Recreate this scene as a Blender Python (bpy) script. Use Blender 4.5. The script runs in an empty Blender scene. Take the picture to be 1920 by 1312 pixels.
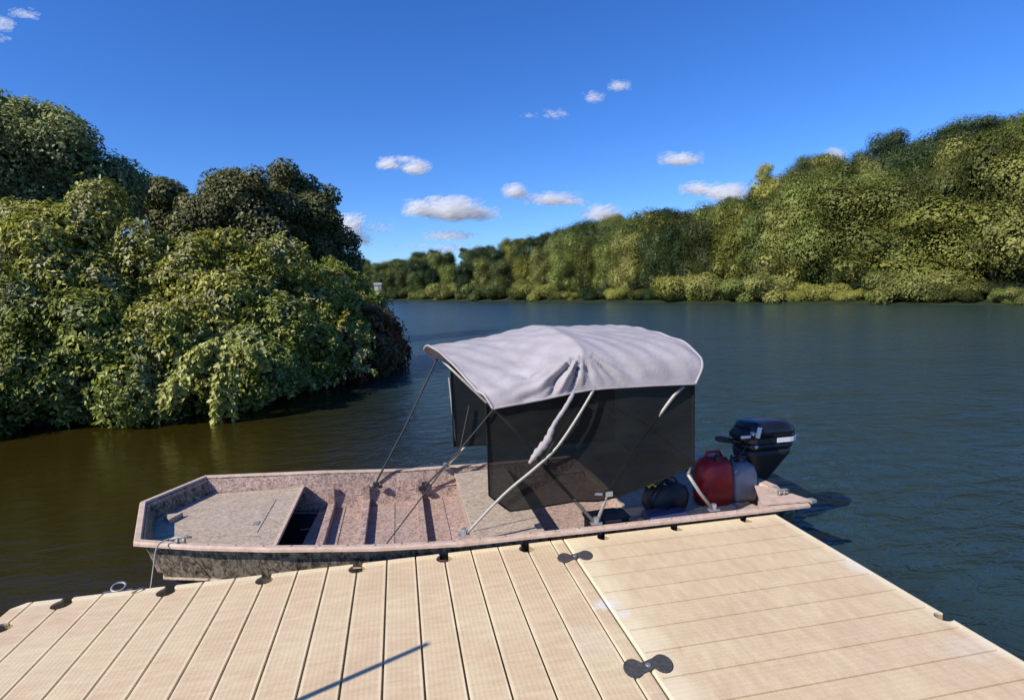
import bpy, bmesh, math, random
import numpy as np
from mathutils import Vector, Matrix

SC = bpy.context.scene
COL = SC.collection
random.seed(7)
RNG = np.random.default_rng(11)
PI = math.pi

# ------------------------------------------------------------------ camera
CAM = np.array([1.8323, -3.3745, 2.0064])
YAW, PITCH, ROLL, FPX = .1947, .1098, -.0293, 1071.4
_f = np.array([math.sin(YAW) * math.cos(PITCH), math.cos(YAW) * math.cos(PITCH), -math.sin(PITCH)])
_r0 = np.array([math.cos(YAW), -math.sin(YAW), 0.0])
_u0 = np.cross(_r0, _f)
_r = math.cos(ROLL) * _r0 + math.sin(ROLL) * _u0
_u = -math.sin(ROLL) * _r0 + math.cos(ROLL) * _u0
cd = bpy.data.cameras.new('camera')
cd.sensor_width = 36
cd.lens = FPX / 1920 * 36
cd.clip_start = .05
cd.clip_end = 20000
cam = bpy.data.objects.new('camera', cd)
COL.objects.link(cam)
cam.matrix_world = Matrix(((_r[0], _u[0], -_f[0], CAM[0]), (_r[1], _u[1], -_f[1], CAM[1]),
                           (_r[2], _u[2], -_f[2], CAM[2]), (0, 0, 0, 1)))
SC.camera = cam

# ------------------------------------------------------------------ world, sun, exposure
SUN_AZ = math.atan2(-.906, -.423)          # clockwise from +Y
SUN_EL = math.radians(39)
w = bpy.data.worlds.new('World')
SC.world = w
w.use_nodes = True
wn = w.node_tree
sky = wn.nodes.new('ShaderNodeTexSky')
sky.sky_type = 'NISHITA'
sky.sun_disc = False
sky.sun_elevation = SUN_EL
sky.sun_rotation = SUN_AZ
sky.air_density = 1.0
sky.dust_density = .15
sky.ozone_density = 3.0
hs = wn.nodes.new('ShaderNodeHueSaturation')
hs.inputs['Saturation'].default_value = 1.22
wn.links.new(sky.outputs[0], hs.inputs['Color'])
tint = wn.nodes.new('ShaderNodeMix')      # the camera's saturated, polarised-looking blue
tint.data_type = 'RGBA'
tint.blend_type = 'MULTIPLY'
tint.inputs[0].default_value = 1
tint.inputs[7].default_value = (.42, .60, .95, 1)
wn.links.new(hs.outputs[0], tint.inputs[6])
wn.links.new(tint.outputs[2], wn.nodes['Background'].inputs[0])
wn.nodes['Background'].inputs[1].default_value = .15
sd = bpy.data.lights.new('sun', 'SUN')
sd.energy = 5.0
sd.angle = math.radians(.5)
sd.color = (1, .95, .87)
sun = bpy.data.objects.new('sun', sd)
COL.objects.link(sun)
SUND = Vector((math.sin(SUN_AZ) * math.cos(SUN_EL), math.cos(SUN_AZ) * math.cos(SUN_EL), math.sin(SUN_EL)))
sun.rotation_euler = SUND.to_track_quat('Z', 'Y').to_euler()
sun.location = (-20, -10, 30)
SC.view_settings.view_transform = 'Standard'
SC.view_settings.look = 'None'
SC.view_settings.exposure = .25
SC.view_settings.gamma = 1
SC.render.engine = 'CYCLES'
SC.cycles.transparent_max_bounces = 160
SC.cycles.max_bounces = 8
SC.cycles.use_denoising = True


# ------------------------------------------------------------------ measuring helpers
def ray(x, y):
    return _f + _r * (x - 960) / FPX - _u * (y - 656) / FPX


def onz(x, y, z):
    d = ray(x, y)
    return CAM + d * (z - CAM[2]) / d[2]


def ony(x, y, Y):
    d = ray(x, y)
    return CAM + d * (Y - CAM[1]) / d[1]


def azdist(x, D, y=545):
    """ground point seen in column x at horizontal distance D"""
    d = ray(x, y)
    h = math.hypot(d[0], d[1])
    return np.array([CAM[0] + d[0] / h * D, CAM[1] + d[1] / h * D])


def zat(x, y, D):
    d = ray(x, y)
    return CAM[2] + d[2] / math.hypot(d[0], d[1]) * D


# ------------------------------------------------------------------ materials
def mat(name, col=(.5, .5, .5), rough=.6, metal=0.0, spec=.5):
    m = bpy.data.materials.new(name)
    m.use_nodes = True
    b = m.node_tree.nodes['Principled BSDF']
    b.inputs['Base Color'].default_value = (*col, 1)
    b.inputs['Roughness'].default_value = rough
    b.inputs['Metallic'].default_value = metal
    b.inputs['Specular IOR Level'].default_value = spec
    return m, m.node_tree, b


def node(nt, t, **kw):
    n = nt.nodes.new(t)
    for k, v in kw.items():
        if k.startswith('_'):
            setattr(n, k[1:], v)
        else:
            n.inputs[k.replace('_', ' ')].default_value = v
    return n


def ramp(nt, fac, stops, interp='LINEAR'):
    r = nt.nodes.new('ShaderNodeValToRGB')
    r.color_ramp.interpolation = interp
    e = r.color_ramp.elements
    while len(e) < len(stops):
        e.new(.5)
    for k, (p, c) in enumerate(stops):
        e[k].position = p
        e[k].color = (*c, 1) if len(c) == 3 else c
    nt.links.new(fac, r.inputs[0])
    return r


def objco(nt, scale=(1, 1, 1), world=True):
    g = nt.nodes.new('ShaderNodeNewGeometry') if world else nt.nodes.new('ShaderNodeTexCoord')
    mp = nt.nodes.new('ShaderNodeMapping')
    mp.inputs['Scale'].default_value = scale
    nt.links.new(g.outputs['Position' if world else 'Object'], mp.inputs[0])
    return mp.outputs[0]


def noise(nt, co, scale, detail=4, rough=.55, dist=0):
    n = node(nt, 'ShaderNodeTexNoise', Scale=scale, Detail=detail, Roughness=rough, Distortion=dist)
    nt.links.new(co, n.inputs['Vector'])
    return n.outputs['Fac']


def bump(nt, b, h, strength, dist=.01, prev=None):
    n = node(nt, 'ShaderNodeBump', Strength=strength, Distance=dist)
    nt.links.new(h, n.inputs['Height'])
    if prev is not None:
        nt.links.new(prev, n.inputs['Normal'])
    if b is not None:
        nt.links.new(n.outputs[0], b.inputs['Normal'])
    return n.outputs[0]


def mixc(nt, fac, a, b, mode='MIX'):
    m = nt.nodes.new('ShaderNodeMix')
    m.data_type = 'RGBA'
    m.blend_type = mode
    for s, v in ((m.inputs[0], fac), (m.inputs[6], a), (m.inputs[7], b)):
        if isinstance(v, (int, float)):
            s.default_value = v
        elif isinstance(v, tuple):
            s.default_value = (*v, 1)
        else:
            nt.links.new(v, s)
    return m.outputs[2]


def mapr(nt, v, a, b, c=0.0, d=1.0):
    m = nt.nodes.new('ShaderNodeMapRange')
    for k, q in enumerate((a, b, c, d)):
        m.inputs[k + 1].default_value = q
    nt.links.new(v, m.inputs[0])
    return m.outputs[0]


def math_(nt, op, a, b=None):
    m = nt.nodes.new('ShaderNodeMath')
    m.operation = op
    for s, v in ((m.inputs[0], a), (m.inputs[1], b)):
        if v is None:
            continue
        if isinstance(v, (int, float)):
            s.default_value = v
        else:
            nt.links.new(v, s)
    return m.outputs[0]


def simple(name, col, rough=.6, metal=0.0, var=.25, scale=30, bumps=.15, spec=.5):
    m, nt, b = mat(name, col, rough, metal, spec)
    co = objco(nt)
    n = noise(nt, co, scale, 5)
    r = ramp(nt, n, [(.25, tuple(c * (1 - var) for c in col)), (.75, tuple(min(1, c * (1 + var)) for c in col))])
    nt.links.new(r.outputs[0], b.inputs['Base Color'])
    rr = mapr(nt, n, 0, 1, max(.05, rough - .12), min(1, rough + .12))
    nt.links.new(rr, b.inputs['Roughness'])
    if bumps:
        bump(nt, b, noise(nt, co, scale * 4, 3), bumps, .003)
    return m


M = {}


def dock_mat(name, across):
    """tan moulded plastic: fine ribbed tread, scuffs, droppings"""
    m, nt, b = mat(name, (.62, .49, .32), .62, 0, .35)
    co = objco(nt)
    big = noise(nt, co, 2.2, 5, .6)
    mid = noise(nt, objco(nt, (3, 14, 1) if not across else (12, 3.5, 1)), 2.2, 6, .65)
    fine = noise(nt, co, 140, 3, .6)
    base = ramp(nt, big, [(.34, (.60, .42, .25)), (.5, (.69, .515, .31)), (.66, (.76, .62, .37))])
    c = mixc(nt, .55, base.outputs[0], ramp(nt, mid, [(.3, (.52, .37, .22)), (.7, (.74, .59, .37))]).outputs[0])
    c = mixc(nt, mapr(nt, fine, .35, .75, .0, .35), c, (.42, .28, .15))
    # tread ribs, 11 mm apart, along the boards
    wv = node(nt, 'ShaderNodeTexWave', Scale=14.5 if not across else 12.0, Distortion=.6, Detail=2, Detail_Scale=2)
    wv.wave_type = 'BANDS'
    wv.bands_direction = 'X' if not across else 'Y'
    nt.links.new(co, wv.inputs['Vector'])
    c = mixc(nt, mapr(nt, wv.outputs['Fac'], 0, 1, .06, 0), c, (.40, .26, .14))
    # painted edge highlights beside the grooves and a smooth pale rim round each section
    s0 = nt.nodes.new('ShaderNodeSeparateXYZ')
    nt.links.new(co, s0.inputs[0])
    edge_noise = noise(nt, co, 6, 4, .7)
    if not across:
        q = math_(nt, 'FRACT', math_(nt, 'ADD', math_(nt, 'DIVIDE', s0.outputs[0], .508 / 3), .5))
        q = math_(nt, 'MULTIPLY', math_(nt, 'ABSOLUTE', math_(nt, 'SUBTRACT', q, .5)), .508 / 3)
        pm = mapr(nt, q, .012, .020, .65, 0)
        c = mixc(nt, math_(nt, 'MULTIPLY', pm, mapr(nt, edge_noise, .3, .6, .3, 1)), c, (.80, .68, .44))
        e1 = mapr(nt, s0.outputs[1], -.075, -.045, 0, .7)
    else:
        e1 = math_(nt, 'MAXIMUM', mapr(nt, s0.outputs[1], -.16, -.03, 0, .6), math_(nt, 'MAXIMUM', mapr(nt, s0.outputs[0], 4.24, 4.29, 0, .8), mapr(nt, s0.outputs[0], 2.86, 2.98, .7, 0)))
    c = mixc(nt, math_(nt, 'MULTIPLY', e1, mapr(nt, edge_noise, .25, .6, .5, 1)), c, (.80, .68, .44))
    # small dark specks
    vor = node(nt, 'ShaderNodeTexVoronoi', Scale=9)
    nt.links.new(co, vor.inputs['Vector'])
    sp = mapr(nt, vor.outputs['Distance'], .015, .04, 1, 0)
    c = mixc(nt, math_(nt, 'MULTIPLY', sp, .45), c, (.2, .14, .08))
    sc = noise(nt, objco(nt, (4, 26, 1) if across else (22, 5, 1)), 1.3, 7, .75, 1.5)
    c = mixc(nt, mapr(nt, sc, .60, .68, 0, .35), c, (.36, .26, .16))
    c = mixc(nt, mapr(nt, sc, .40, .33, 0, .30), c, (.82, .70, .50))
    # pale rubbed patches (droppings wiped over the seam, worn outer edge)
    for (px, py, rx, ry, amt) in (
            (*onz(1135, 1133, .4)[:2], .085, .055, .75), (*onz(1165, 1150, .4)[:2], .06, .05, .45),
            (*onz(1610, 1060, .4)[:2], .10, .16, .35), (*onz(1820, 1215, .4)[:2], .16, .10, .2),
            (*onz(1105, 1200, .4)[:2], .10, .16, .12)):
        s = nt.nodes.new('ShaderNodeSeparateXYZ')
        nt.links.new(co, s.inputs[0])
        dx = math_(nt, 'DIVIDE', math_(nt, 'SUBTRACT', s.outputs[0], float(px)), rx)
        dy = math_(nt, 'DIVIDE', math_(nt, 'SUBTRACT', s.outputs[1], float(py)), ry)
        d = math_(nt, 'SQRT', math_(nt, 'ADD', math_(nt, 'MULTIPLY', dx, dx), math_(nt, 'MULTIPLY', dy, dy)))
        d = math_(nt, 'ADD', d, math_(nt, 'MULTIPLY', math_(nt, 'SUBTRACT', noise(nt, co, 26, 4, .7), .5), 2.2))
        c = mixc(nt, mapr(nt, d, .5, 1.0, amt, 0), c, (.72, .68, .62))
    # grime brown that also paints in the shade of grooves and sockets
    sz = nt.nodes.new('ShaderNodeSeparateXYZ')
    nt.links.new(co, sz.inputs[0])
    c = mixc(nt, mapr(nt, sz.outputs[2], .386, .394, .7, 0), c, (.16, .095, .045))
    nt.links.new(c, b.inputs['Base Color'])
    nt.links.new(mapr(nt, mid, .2, .8, .5, .75), b.inputs['Roughness'])
    bm_ = bump(nt, None, wv.outputs['Fac'], .2, .0015)
    bump(nt, b, fine, .35, .0015, bm_)
    return m


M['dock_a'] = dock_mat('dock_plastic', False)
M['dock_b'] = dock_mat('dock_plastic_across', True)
M['rubber'] = simple('black_rubber', (.028, .026, .026), .7, 0, .3, 40, .3)
M['coupler'] = simple('grey_rubber', (.06, .055, .05), .65, 0, .4, 60, .4)
M['alu'] = simple('aluminium_tube', (.30, .285, .25), .5, .3, .2, 60, .05)
M['steel'] = simple('galvanised_steel', (.5, .5, .5), .42, .8, .2, 60, .1)
M['steel_dark'] = simple('weathered_steel', (.22, .22, .23), .5, .6, .3, 60, .2)
M['rope'] = simple('pale_rope', (.30, .27, .22), .85, 0, .25, 300, .6)
M['strap'] = simple('black_strap', (.02, .02, .022), .75, 0, .3, 120, .2)
M['black'] = simple('black_gloss', (.008, .009, .013), .26, 0, .3, 12, .03)
M['black_matt'] = simple('black_matt', (.012, .012, .012), .5, 0, .3, 20, .1)
M['decal'] = simple('silver_band', (.72, .72, .74), .35, .1, .06, 20, .02)
M['red'] = simple('red_plastic', (.26, .004, .008), .42, 0, .2, 8, .08)
M['jug'] = simple('grey_translucent_jug', (.20, .20, .22), .4, 0, .12, 10, .05)
M['navy'] = simple('navy_vinyl', (.035, .045, .12), .5, 0, .25, 15, .15)
M['navy2'] = simple('dark_blue_cap', (.01, .014, .045), .4, 0, .25, 15, .05)
M['yellow'] = simple('yellow_cloth', (.50, .42, .06), .8, 0, .25, 25, .4)
M['earth'] = simple('dark_earth', (.045, .034, .02), .95, 0, .4, 3, .6)
M['bark'] = simple('bark', (.10, .085, .065), .9, 0, .4, 8, .6)
M['bark_pale'] = simple('pale_bark', (.24, .22, .18), .9, 0, .3, 8, .6)
M['white'] = simple('white_paint', (.5, .5, .48), .6, 0, .05, 3, .05)
M['roof'] = simple('grey_roof', (.25, .24, .24), .8, 0, .15, 3, .1)


def camo(name, base, dark, light, strength=1.0, stretch=(7, 7, 7), streak=None, rough=.65):
    m, nt, b = mat(name, base, rough, 0, .3)
    co = objco(nt, stretch)
    a = noise(nt, co, 1.6, 6, .62, 1.2)
    n2 = noise(nt, co, 4.2, 5, .6, .8)
    c = ramp(nt, a, [(.40, dark), (.47, base), (.54, base), (.62, light)]).outputs[0]
    c2 = ramp(nt, n2, [(.42, dark), (.5, base), (.58, light)]).outputs[0]
    c = mixc(nt, .5, c, c2)
    c = mixc(nt, strength, base, c)
    if streak:
        v = node(nt, 'ShaderNodeTexVoronoi', Scale=1.0)
        nt.links.new(objco(nt, streak), v.inputs['Vector'])
        s = mapr(nt, v.outputs['Distance'], .18, .42, 1, 0)
        lo = mapr(nt, noise(nt, co, .9, 2), .45, .6, 0, 1)
        c = mixc(nt, math_(nt, 'MULTIPLY', s, .75), c, mixc(nt, lo, (.016, .02, .012), (.34, .31, .24)))
    # scuffs and dried mud
    d = noise(nt, objco(nt, (2, 6, 4)), 3, 7, .7)
    c = mixc(nt, mapr(nt, d, .55, .75, 0, .35), c, tuple(min(1, x * 1.3 + .02) for x in light))
    nt.links.new(c, b.inputs['Base Color'])
    bump(nt, b, noise(nt, co, 12, 5), .35, .003)
    return m


M['floor'] = camo('boat_floor_camo', (.36, .245, .19), (.15, .10, .078), (.56, .42, .35), 1, (16, 22, 16))
M['deck'] = camo('boat_deck_camo', (.41, .315, .225), (.23, .175, .12), (.56, .46, .36), 1, (11, 24, 11))
M['liner'] = camo('boat_liner_camo', (.36, .245, .195), (.14, .09, .07), (.55, .42, .35), 1, (14, 14, 14))
M['hull'] = camo('boat_hull_camo', (.17, .13, .085), (.016, .016, .009), (.38, .31, .22), 1.0, (9, 9, 6), (15, 15, 5))
M['gunwale'] = camo('gunwale_paint', (.53, .385, .29), (.38, .26, .19), (.62, .48, .38), .6, (6, 6, 6))


def cloth_mat():
    m, nt, b = mat('canopy_cloth', (.42, .385, .39), .85, 0, .2)
    co = objco(nt)
    n = noise(nt, co, 5, 6, .6)
    c = ramp(nt, n, [(.3, (.36, .325, .325)), (.7, (.46, .42, .43))]).outputs[0]
    d = noise(nt, objco(nt, (5, 5, 22)), 3, 6, .7)
    c = mixc(nt, mapr(nt, d, .55, .75, 0, .35), c, (.30, .26, .24))
    g2 = noise(nt, objco(nt, (9, 9, 2)), 2.2, 6, .7)
    c = mixc(nt, mapr(nt, g2, .58, .72, 0, .4), c, (.24, .215, .19))
    nt.links.new(c, b.inputs['Base Color'])
    b1 = bump(nt, None, noise(nt, co, 16, 5, .6, .8), .35, .012)
    bump(nt, b, noise(nt, co, 500, 2), .25, .0006, b1)
    tr = node(nt, 'ShaderNodeBsdfTranslucent', Color=(.3, .27, .27, 1))
    mx = node(nt, 'ShaderNodeMixShader', Fac=.14)
    nt.links.new(b.outputs[0], mx.inputs[1])
    nt.links.new(tr.outputs[0], mx.inputs[2])
    nt.links.new(mx.outputs[0], nt.nodes['Material Output'].inputs[0])
    return m


M['cloth'] = cloth_mat()


def mesh_mat(name, transp):
    m, nt, b = mat(name, (.016, .017, .017), .9, 0, .15)
    co = objco(nt)
    n = noise(nt, objco(nt, (1.5, 1, 4)), 3, 4)
    nt.links.new(ramp(nt, n, [(.3, (.007, .008, .008)), (.7, (.014, .015, .013))]).outputs[0], b.inputs['Base Color'])
    t = node(nt, 'ShaderNodeBsdfTransparent', Color=(1, 1, 1, 1))
    mx = nt.nodes.new('ShaderNodeMixShader')
    mx.inputs[0].default_value = transp
    nt.links.new(b.outputs[0], mx.inputs[1])
    nt.links.new(t.outputs[0], mx.inputs[2])
    nt.links.new(mx.outputs[0], nt.nodes['Material Output'].inputs[0])
    return m


M['screen'] = mesh_mat('shade_mesh', .075)
M['screen_dense'] = mesh_mat('shade_mesh_hem', .0)


def leaf_mat(name, dark, mid, light, rough=.5, trans=.35, objvar=.0, pale=None, clump=1.0, isl=.55):
    """leaf colour varies by leaf and by clump; thin leaves let light through"""
    m, nt, b = mat(name, mid, rough, 0, .22)
    g = nt.nodes.new('ShaderNodeNewGeometry')
    co = objco(nt)
    cl = noise(nt, co, clump, 3, .6)
    v = math_(nt, 'ADD', math_(nt, 'MULTIPLY', g.outputs['Random Per Island'], isl), math_(nt, 'MULTIPLY', cl, 1.3 - isl))
    if objvar:
        oi = nt.nodes.new('ShaderNodeObjectInfo')
        v = math_(nt, 'ADD', v, math_(nt, 'MULTIPLY', math_(nt, 'SUBTRACT', oi.outputs['Random'], .5), objvar))
    c = ramp(nt, v, [(.32, dark), (.62, mid), (.92, light)]).outputs[0]
    if pale:
        k = mapr(nt, noise(nt, co, 1.7, 2), .50, .60, 0, 1)
        k2 = mapr(nt, g.outputs['Random Per Island'], .3, .6, 0, 1)
        c = mixc(nt, math_(nt, 'MULTIPLY', k, k2), c, pale)
    nt.links.new(c, b.inputs['Base Color'])
    tr = nt.nodes.new('ShaderNodeBsdfTranslucent')
    nt.links.new(mixc(nt, .5, c, (.9, 1.0, .25), 'MULTIPLY'), tr.inputs[0])
    mx = node(nt, 'ShaderNodeMixShader', Fac=trans)
    nt.links.new(b.outputs[0], mx.inputs[1])
    nt.links.new(tr.outputs[0], mx.inputs[2])
    nt.links.new(mx.outputs[0], nt.nodes['Material Output'].inputs[0])
    return m


M['lf_shrub'] = leaf_mat('leaf_shrub', (.08, .095, .010), (.28, .28, .035), (.56, .52, .14), .42, .3, .15, (.46, .43, .22), 1.3)
M['lf_deep'] = leaf_mat('leaf_shrub_deep', (.055, .078, .010), (.195, .225, .032), (.45, .45, .12), .42, .3, .15, (.34, .35, .16), 1.3)
M['lf_yg'] = leaf_mat('leaf_yellow_green', (.08, .11, .015), (.20, .24, .035), (.34, .36, .08), .45, .35)
M['lf_vine'] = leaf_mat('leaf_vine', (.17, .19, .04), (.40, .40, .10), (.60, .58, .22), .5, .35)
M['lf_red'] = leaf_mat('leaf_red', (.07, .025, .012), (.24, .06, .03), (.38, .17, .07), .45, .3)
M['lf_rust'] = leaf_mat('leaf_rust', (.05, .04, .018), (.17, .10, .04), (.32, .19, .09), .5, .3)
M['lf_willow'] = leaf_mat('leaf_loose_tree', (.075, .10, .035), (.20, .225, .08), (.36, .38, .16), .5, .3, .1, None, .6)
M['lf_oak'] = leaf_mat('leaf_dark_tree', (.035, .044, .014), (.09, .10, .032), (.18, .18, .07), .5, .2, .1, None, .5)
M['lf_brown'] = leaf_mat('leaf_olive_brown', (.045, .050, .016), (.125, .125, .042), (.24, .23, .09), .5, .2, .1, None, .6)
M['lf_dark'] = leaf_mat('leaf_far_dark', (.012, .024, .009), (.036, .058, .018), (.11, .14, .045), .55, .2, .75, None, .45, .22)
M['lf_green'] = leaf_mat('leaf_far_green', (.026, .048, .012), (.100, .130, .028), (.24, .27, .065), .55, .22, .75, None, .45, .22)
M['lf_olive'] = leaf_mat('leaf_far_olive', (.040, .050, .012), (.140, .150, .032), (.29, .28, .075), .55, .22, .75, None, .45, .22)
M['lf_yellow'] = leaf_mat('leaf_far_yellow', (.06, .07, .014), (.21, .215, .038), (.36, .34, .08), .55, .25, .6, None, .45, .22)


# ------------------------------------------------------------------ object helpers
def smooth(me, on=True):
    me.polygons.foreach_set('use_smooth', [on] * len(me.polygons))


def obj(name, me, m=None, parent=None, sm=False):
    if isinstance(me, bmesh.types.BMesh):
        bm = me
        me = bpy.data.meshes.new(name)
        bmesh.ops.recalc_face_normals(bm, faces=bm.faces)
        bm.to_mesh(me)
        bm.free()
    if m is not None and not me.materials:
        me.materials.append(M[m] if isinstance(m, str) else m)
    if sm:
        smooth(me)
    o = bpy.data.objects.new(name, me)
    COL.objects.link(o)
    if parent is not None:
        o.parent = parent
        o.matrix_parent_inverse = parent.matrix_basis.inverted()
    return o


def tag(o, label=None, cat=None, group=None, kind=None):
    if label:
        o['label'] = label
    if cat:
        o['category'] = cat
    if group:
        o['group'] = group
    if kind:
        o['kind'] = kind
    return o


def thing(name, label, cat, loc=(0, 0, 0), group=None):
    o = bpy.data.objects.new(name, None)
    o.empty_display_size = .2
    o.location = loc
    COL.objects.link(o)
    return tag(o, label, cat, group)


def box(bm, c, s, rz=0, bev=0, rot=None):
    mt = Matrix.Translation(c) @ (rot if rot is not None else Matrix.Rotation(rz, 4, 'Z')) @ Matrix.Diagonal((*s, 1))
    r = bmesh.ops.create_cube(bm, size=1, matrix=mt)
    if bev:
        ed = list({e for v in r['verts'] for e in v.link_edges})
        bmesh.ops.bevel(bm, geom=ed, offset=bev, segments=2, affect='EDGES', profile=.6)
    return bm


def B():
    return bmesh.new()


def tube(bm, pts, r, n=8, closed=False):
    """round tube through pts; r number or list"""
    P = [Vector(p) for p in pts]
    rr = r if isinstance(r, (list, tuple)) else [r] * len(P)
    rings = []
    up = None
    for i, p in enumerate(P):
        a = P[(i - 1) % len(P)] if (closed or i > 0) else p
        b = P[(i + 1) % len(P)] if (closed or i < len(P) - 1) else p
        t = (b - a).normalized()
        if up is None:
            up = Vector((0, 0, 1)) if abs(t.z) < .9 else Vector((1, 0, 0))
        x = t.cross(up).normalized()
        y = x.cross(t).normalized()
        up = y
        rings.append([bm.verts.new(p + (x * math.cos(2 * PI * k / n) + y * math.sin(2 * PI * k / n)) * rr[i]) for k in range(n)])
    m = len(rings)
    for i in range(m if closed else m - 1):
        A, C = rings[i], rings[(i + 1) % m]
        for k in range(n):
            bm.faces.new((A[k], A[(k + 1) % n], C[(k + 1) % n], C[k]))
    if not closed:
        bm.faces.new(rings[0][::-1])
        bm.faces.new(rings[-1])
    return bm


def spline(pts, n=8):
    """Catmull-Rom through the points"""
    P = [np.array(p, float) for p in pts]
    P = [2 * P[0] - P[1]] + P + [2 * P[-1] - P[-2]]
    out = []
    for i in range(1, len(P) - 2):
        for k in range(n):
            t = k / n
            a, b, c, d = P[i - 1], P[i], P[i + 1], P[i + 2]
            out.append(.5 * ((2 * b) + (-a + c) * t + (2 * a - 5 * b + 4 * c - d) * t * t + (-a + 3 * b - 3 * c + d) * t ** 3))
    out.append(P[-2])
    return out


def loft(bm, rings, closed=True, caps=True):
    R = [[bm.verts.new(tuple(p)) for p in ring] for ring in rings]
    for A, C in zip(R, R[1:]):
        n = len(A)
        for k in range(n if closed else n - 1):
            bm.faces.new((A[k], A[(k + 1) % n], C[(k + 1) % n], C[k]))
    if caps and closed:
        bm.faces.new(R[0][::-1])
        bm.faces.new(R[-1])
    return bm


def lathe(bm, prof, n=24, c=(0, 0, 0), rot=None):
    rings = []
    for (r, z) in prof:
        ring = []
        for k in range(n):
            v = Vector((r * math.cos(2 * PI * k / n), r * math.sin(2 * PI * k / n), z))
            if rot is not None:
                v = rot @ v
            ring.append(v + Vector(c))
        rings.append(ring)
    return loft(bm, rings)


def prism(bm, poly, z0, z1):
    lo = [bm.verts.new((x, y, z0)) for x, y in poly]
    hi = [bm.verts.new((x, y, z1)) for x, y in poly]
    n = len(poly)
    bm.faces.new(lo[::-1])
    bm.faces.new(hi)
    for k in range(n):
        bm.faces.new((lo[k], lo[(k + 1) % n], hi[(k + 1) % n], hi[k]))
    return bm


def quads_mesh(name, V, F, m):
    """V (n,3), F (k,4) ints -> mesh, fast"""
    me = bpy.data.meshes.new(name)
    me.vertices.add(len(V))
    me.vertices.foreach_set('co', np.ascontiguousarray(V, dtype=np.float32).ravel())
    k = F.shape[1]
    me.loops.add(F.size)
    me.loops.foreach_set('vertex_index', F.astype(np.int32).ravel())
    me.polygons.add(len(F))
    me.polygons.foreach_set('loop_start', np.arange(len(F), dtype=np.int32) * k)
    me.polygons.foreach_set('loop_total', np.full(len(F), k, dtype=np.int32))
    me.update(calc_edges=True)
    me.materials.append(M[m] if isinstance(m, str) else m)
    return me


def unit(a):
    return a / np.maximum(np.linalg.norm(a, axis=1, keepdims=True), 1e-9)


def leaves(P, D, N, L, W, fold=.25, droop=.15):
    """leaf blades: base P, direction D, face normal N, length L, width W. two folded quads each"""
    n = len(P)
    D = unit(D)
    N = unit(N - (N * D).sum(1, keepdims=True) * D)
    S = np.cross(D, N)
    L = L[:, None]
    W = W[:, None]
    tip = P + D * L - N * L * droop
    l1 = P + D * L * .30 + S * W * .5 + N * W * fold * .5
    r1 = P + D * L * .30 - S * W * .5 + N * W * fold * .5
    l2 = P + D * L * .70 + S * W * .36 + N * (W * fold * .36 - L * droop * .4)
    r2 = P + D * L * .70 - S * W * .36 + N * (W * fold * .36 - L * droop * .4)
    V = np.stack([P, l1, l2, tip, r2, r1], 1).reshape(-1, 3)
    i = np.arange(n)[:, None] * 6
    F = np.concatenate([i + np.array([[0, 3, 2, 1]]), i + np.array([[0, 5, 4, 3]])], 1).reshape(-1, 4)
    return V, F


def cards(P, N, S):
    """small leaf-clump faces, rhombic and bent"""
    n = len(P)
    N = unit(N)
    a = unit(np.cross(N, RNG.normal(size=(n, 3))))
    b = np.cross(N, a)
    S = S[:, None]
    asp = RNG.uniform(.45, .9, (n, 1))
    V = np.stack([P - a * S, P + b * S * asp + N * S * .25, P + a * S, P - b * S * asp + N * S * .2], 1).reshape(-1, 3)
    F = np.arange(n * 4).reshape(-1, 4)
    return V, F


# ------------------------------------------------------------------ water and ground
def water_mat():
    m, nt, b = mat('river_water', (.02, .018, .006), .17, 0, .5)
    b.inputs['IOR'].default_value = 1.33
    co = objco(nt)
    w1 = noise(nt, objco(nt, (1.0, 1.9, 1)), 2.6, 4, .6, .5)
    w2 = noise(nt, objco(nt, (1.2, 2.2, 1)), 9, 3, .6, .4)
    w3 = noise(nt, objco(nt, (.3, .8, 1)), .8, 3, .6, .4)
    # calm in the lee of the shrubs, more wind out on the open river
    lee = noise(nt, objco(nt, (.05, .11, 1)), 1.3, 3)
    s = nt.nodes.new('ShaderNodeSeparateXYZ')
    nt.links.new(co, s.inputs[0])
    calm = mapr(nt, math_(nt, 'ADD', s.outputs[0], math_(nt, 'MULTIPLY', s.outputs[1], .35)), 1.0, 5.5, .12, 1.0)
    # muddy shallows in the cove, deeper and clearer out on the river
    mud = math_(nt, 'ADD', calm, math_(nt, 'MULTIPLY', math_(nt, 'SUBTRACT', noise(nt, co, .5, 4), .5), .35))
    nt.links.new(ramp(nt, mud, [(.20, (.023, .017, .002)), (.62, (.014, .018, .009)), (.95, (.021, .042, .042))]).outputs[0], b.inputs['Base Color'])
    amp = math_(nt, 'MULTIPLY', calm, mapr(nt, lee, .35, .65, .7, 1.15))
    h = math_(nt, 'ADD', math_(nt, 'MULTIPLY', w1, 1.0), math_(nt, 'MULTIPLY', w2, .10))
    h = math_(nt, 'ADD', h, math_(nt, 'MULTIPLY', w3, 2.0))
    h = math_(nt, 'MULTIPLY', h, amp)
    bump(nt, b, h, 1.0, .12)
    return m


M['water'] = water_mat()
bm = B()
vs = [bm.verts.new(p) for p in ((-900, -300, 0), (1200, -300, 0), (1200, 1500, 0), (-900, 1500, 0))]
bm.faces.new(vs)
water = tag(obj('water', bm, 'water'), kind='structure')

bm = B()
vs = [bm.verts.new(p) for p in ((-5000, -5000, -3), (6000, -5000, -3), (6000, 6000, -3), (-5000, 6000, -3))]
bm.faces.new(vs)
tag(obj('ground', bm, 'earth'), kind='structure')

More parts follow.
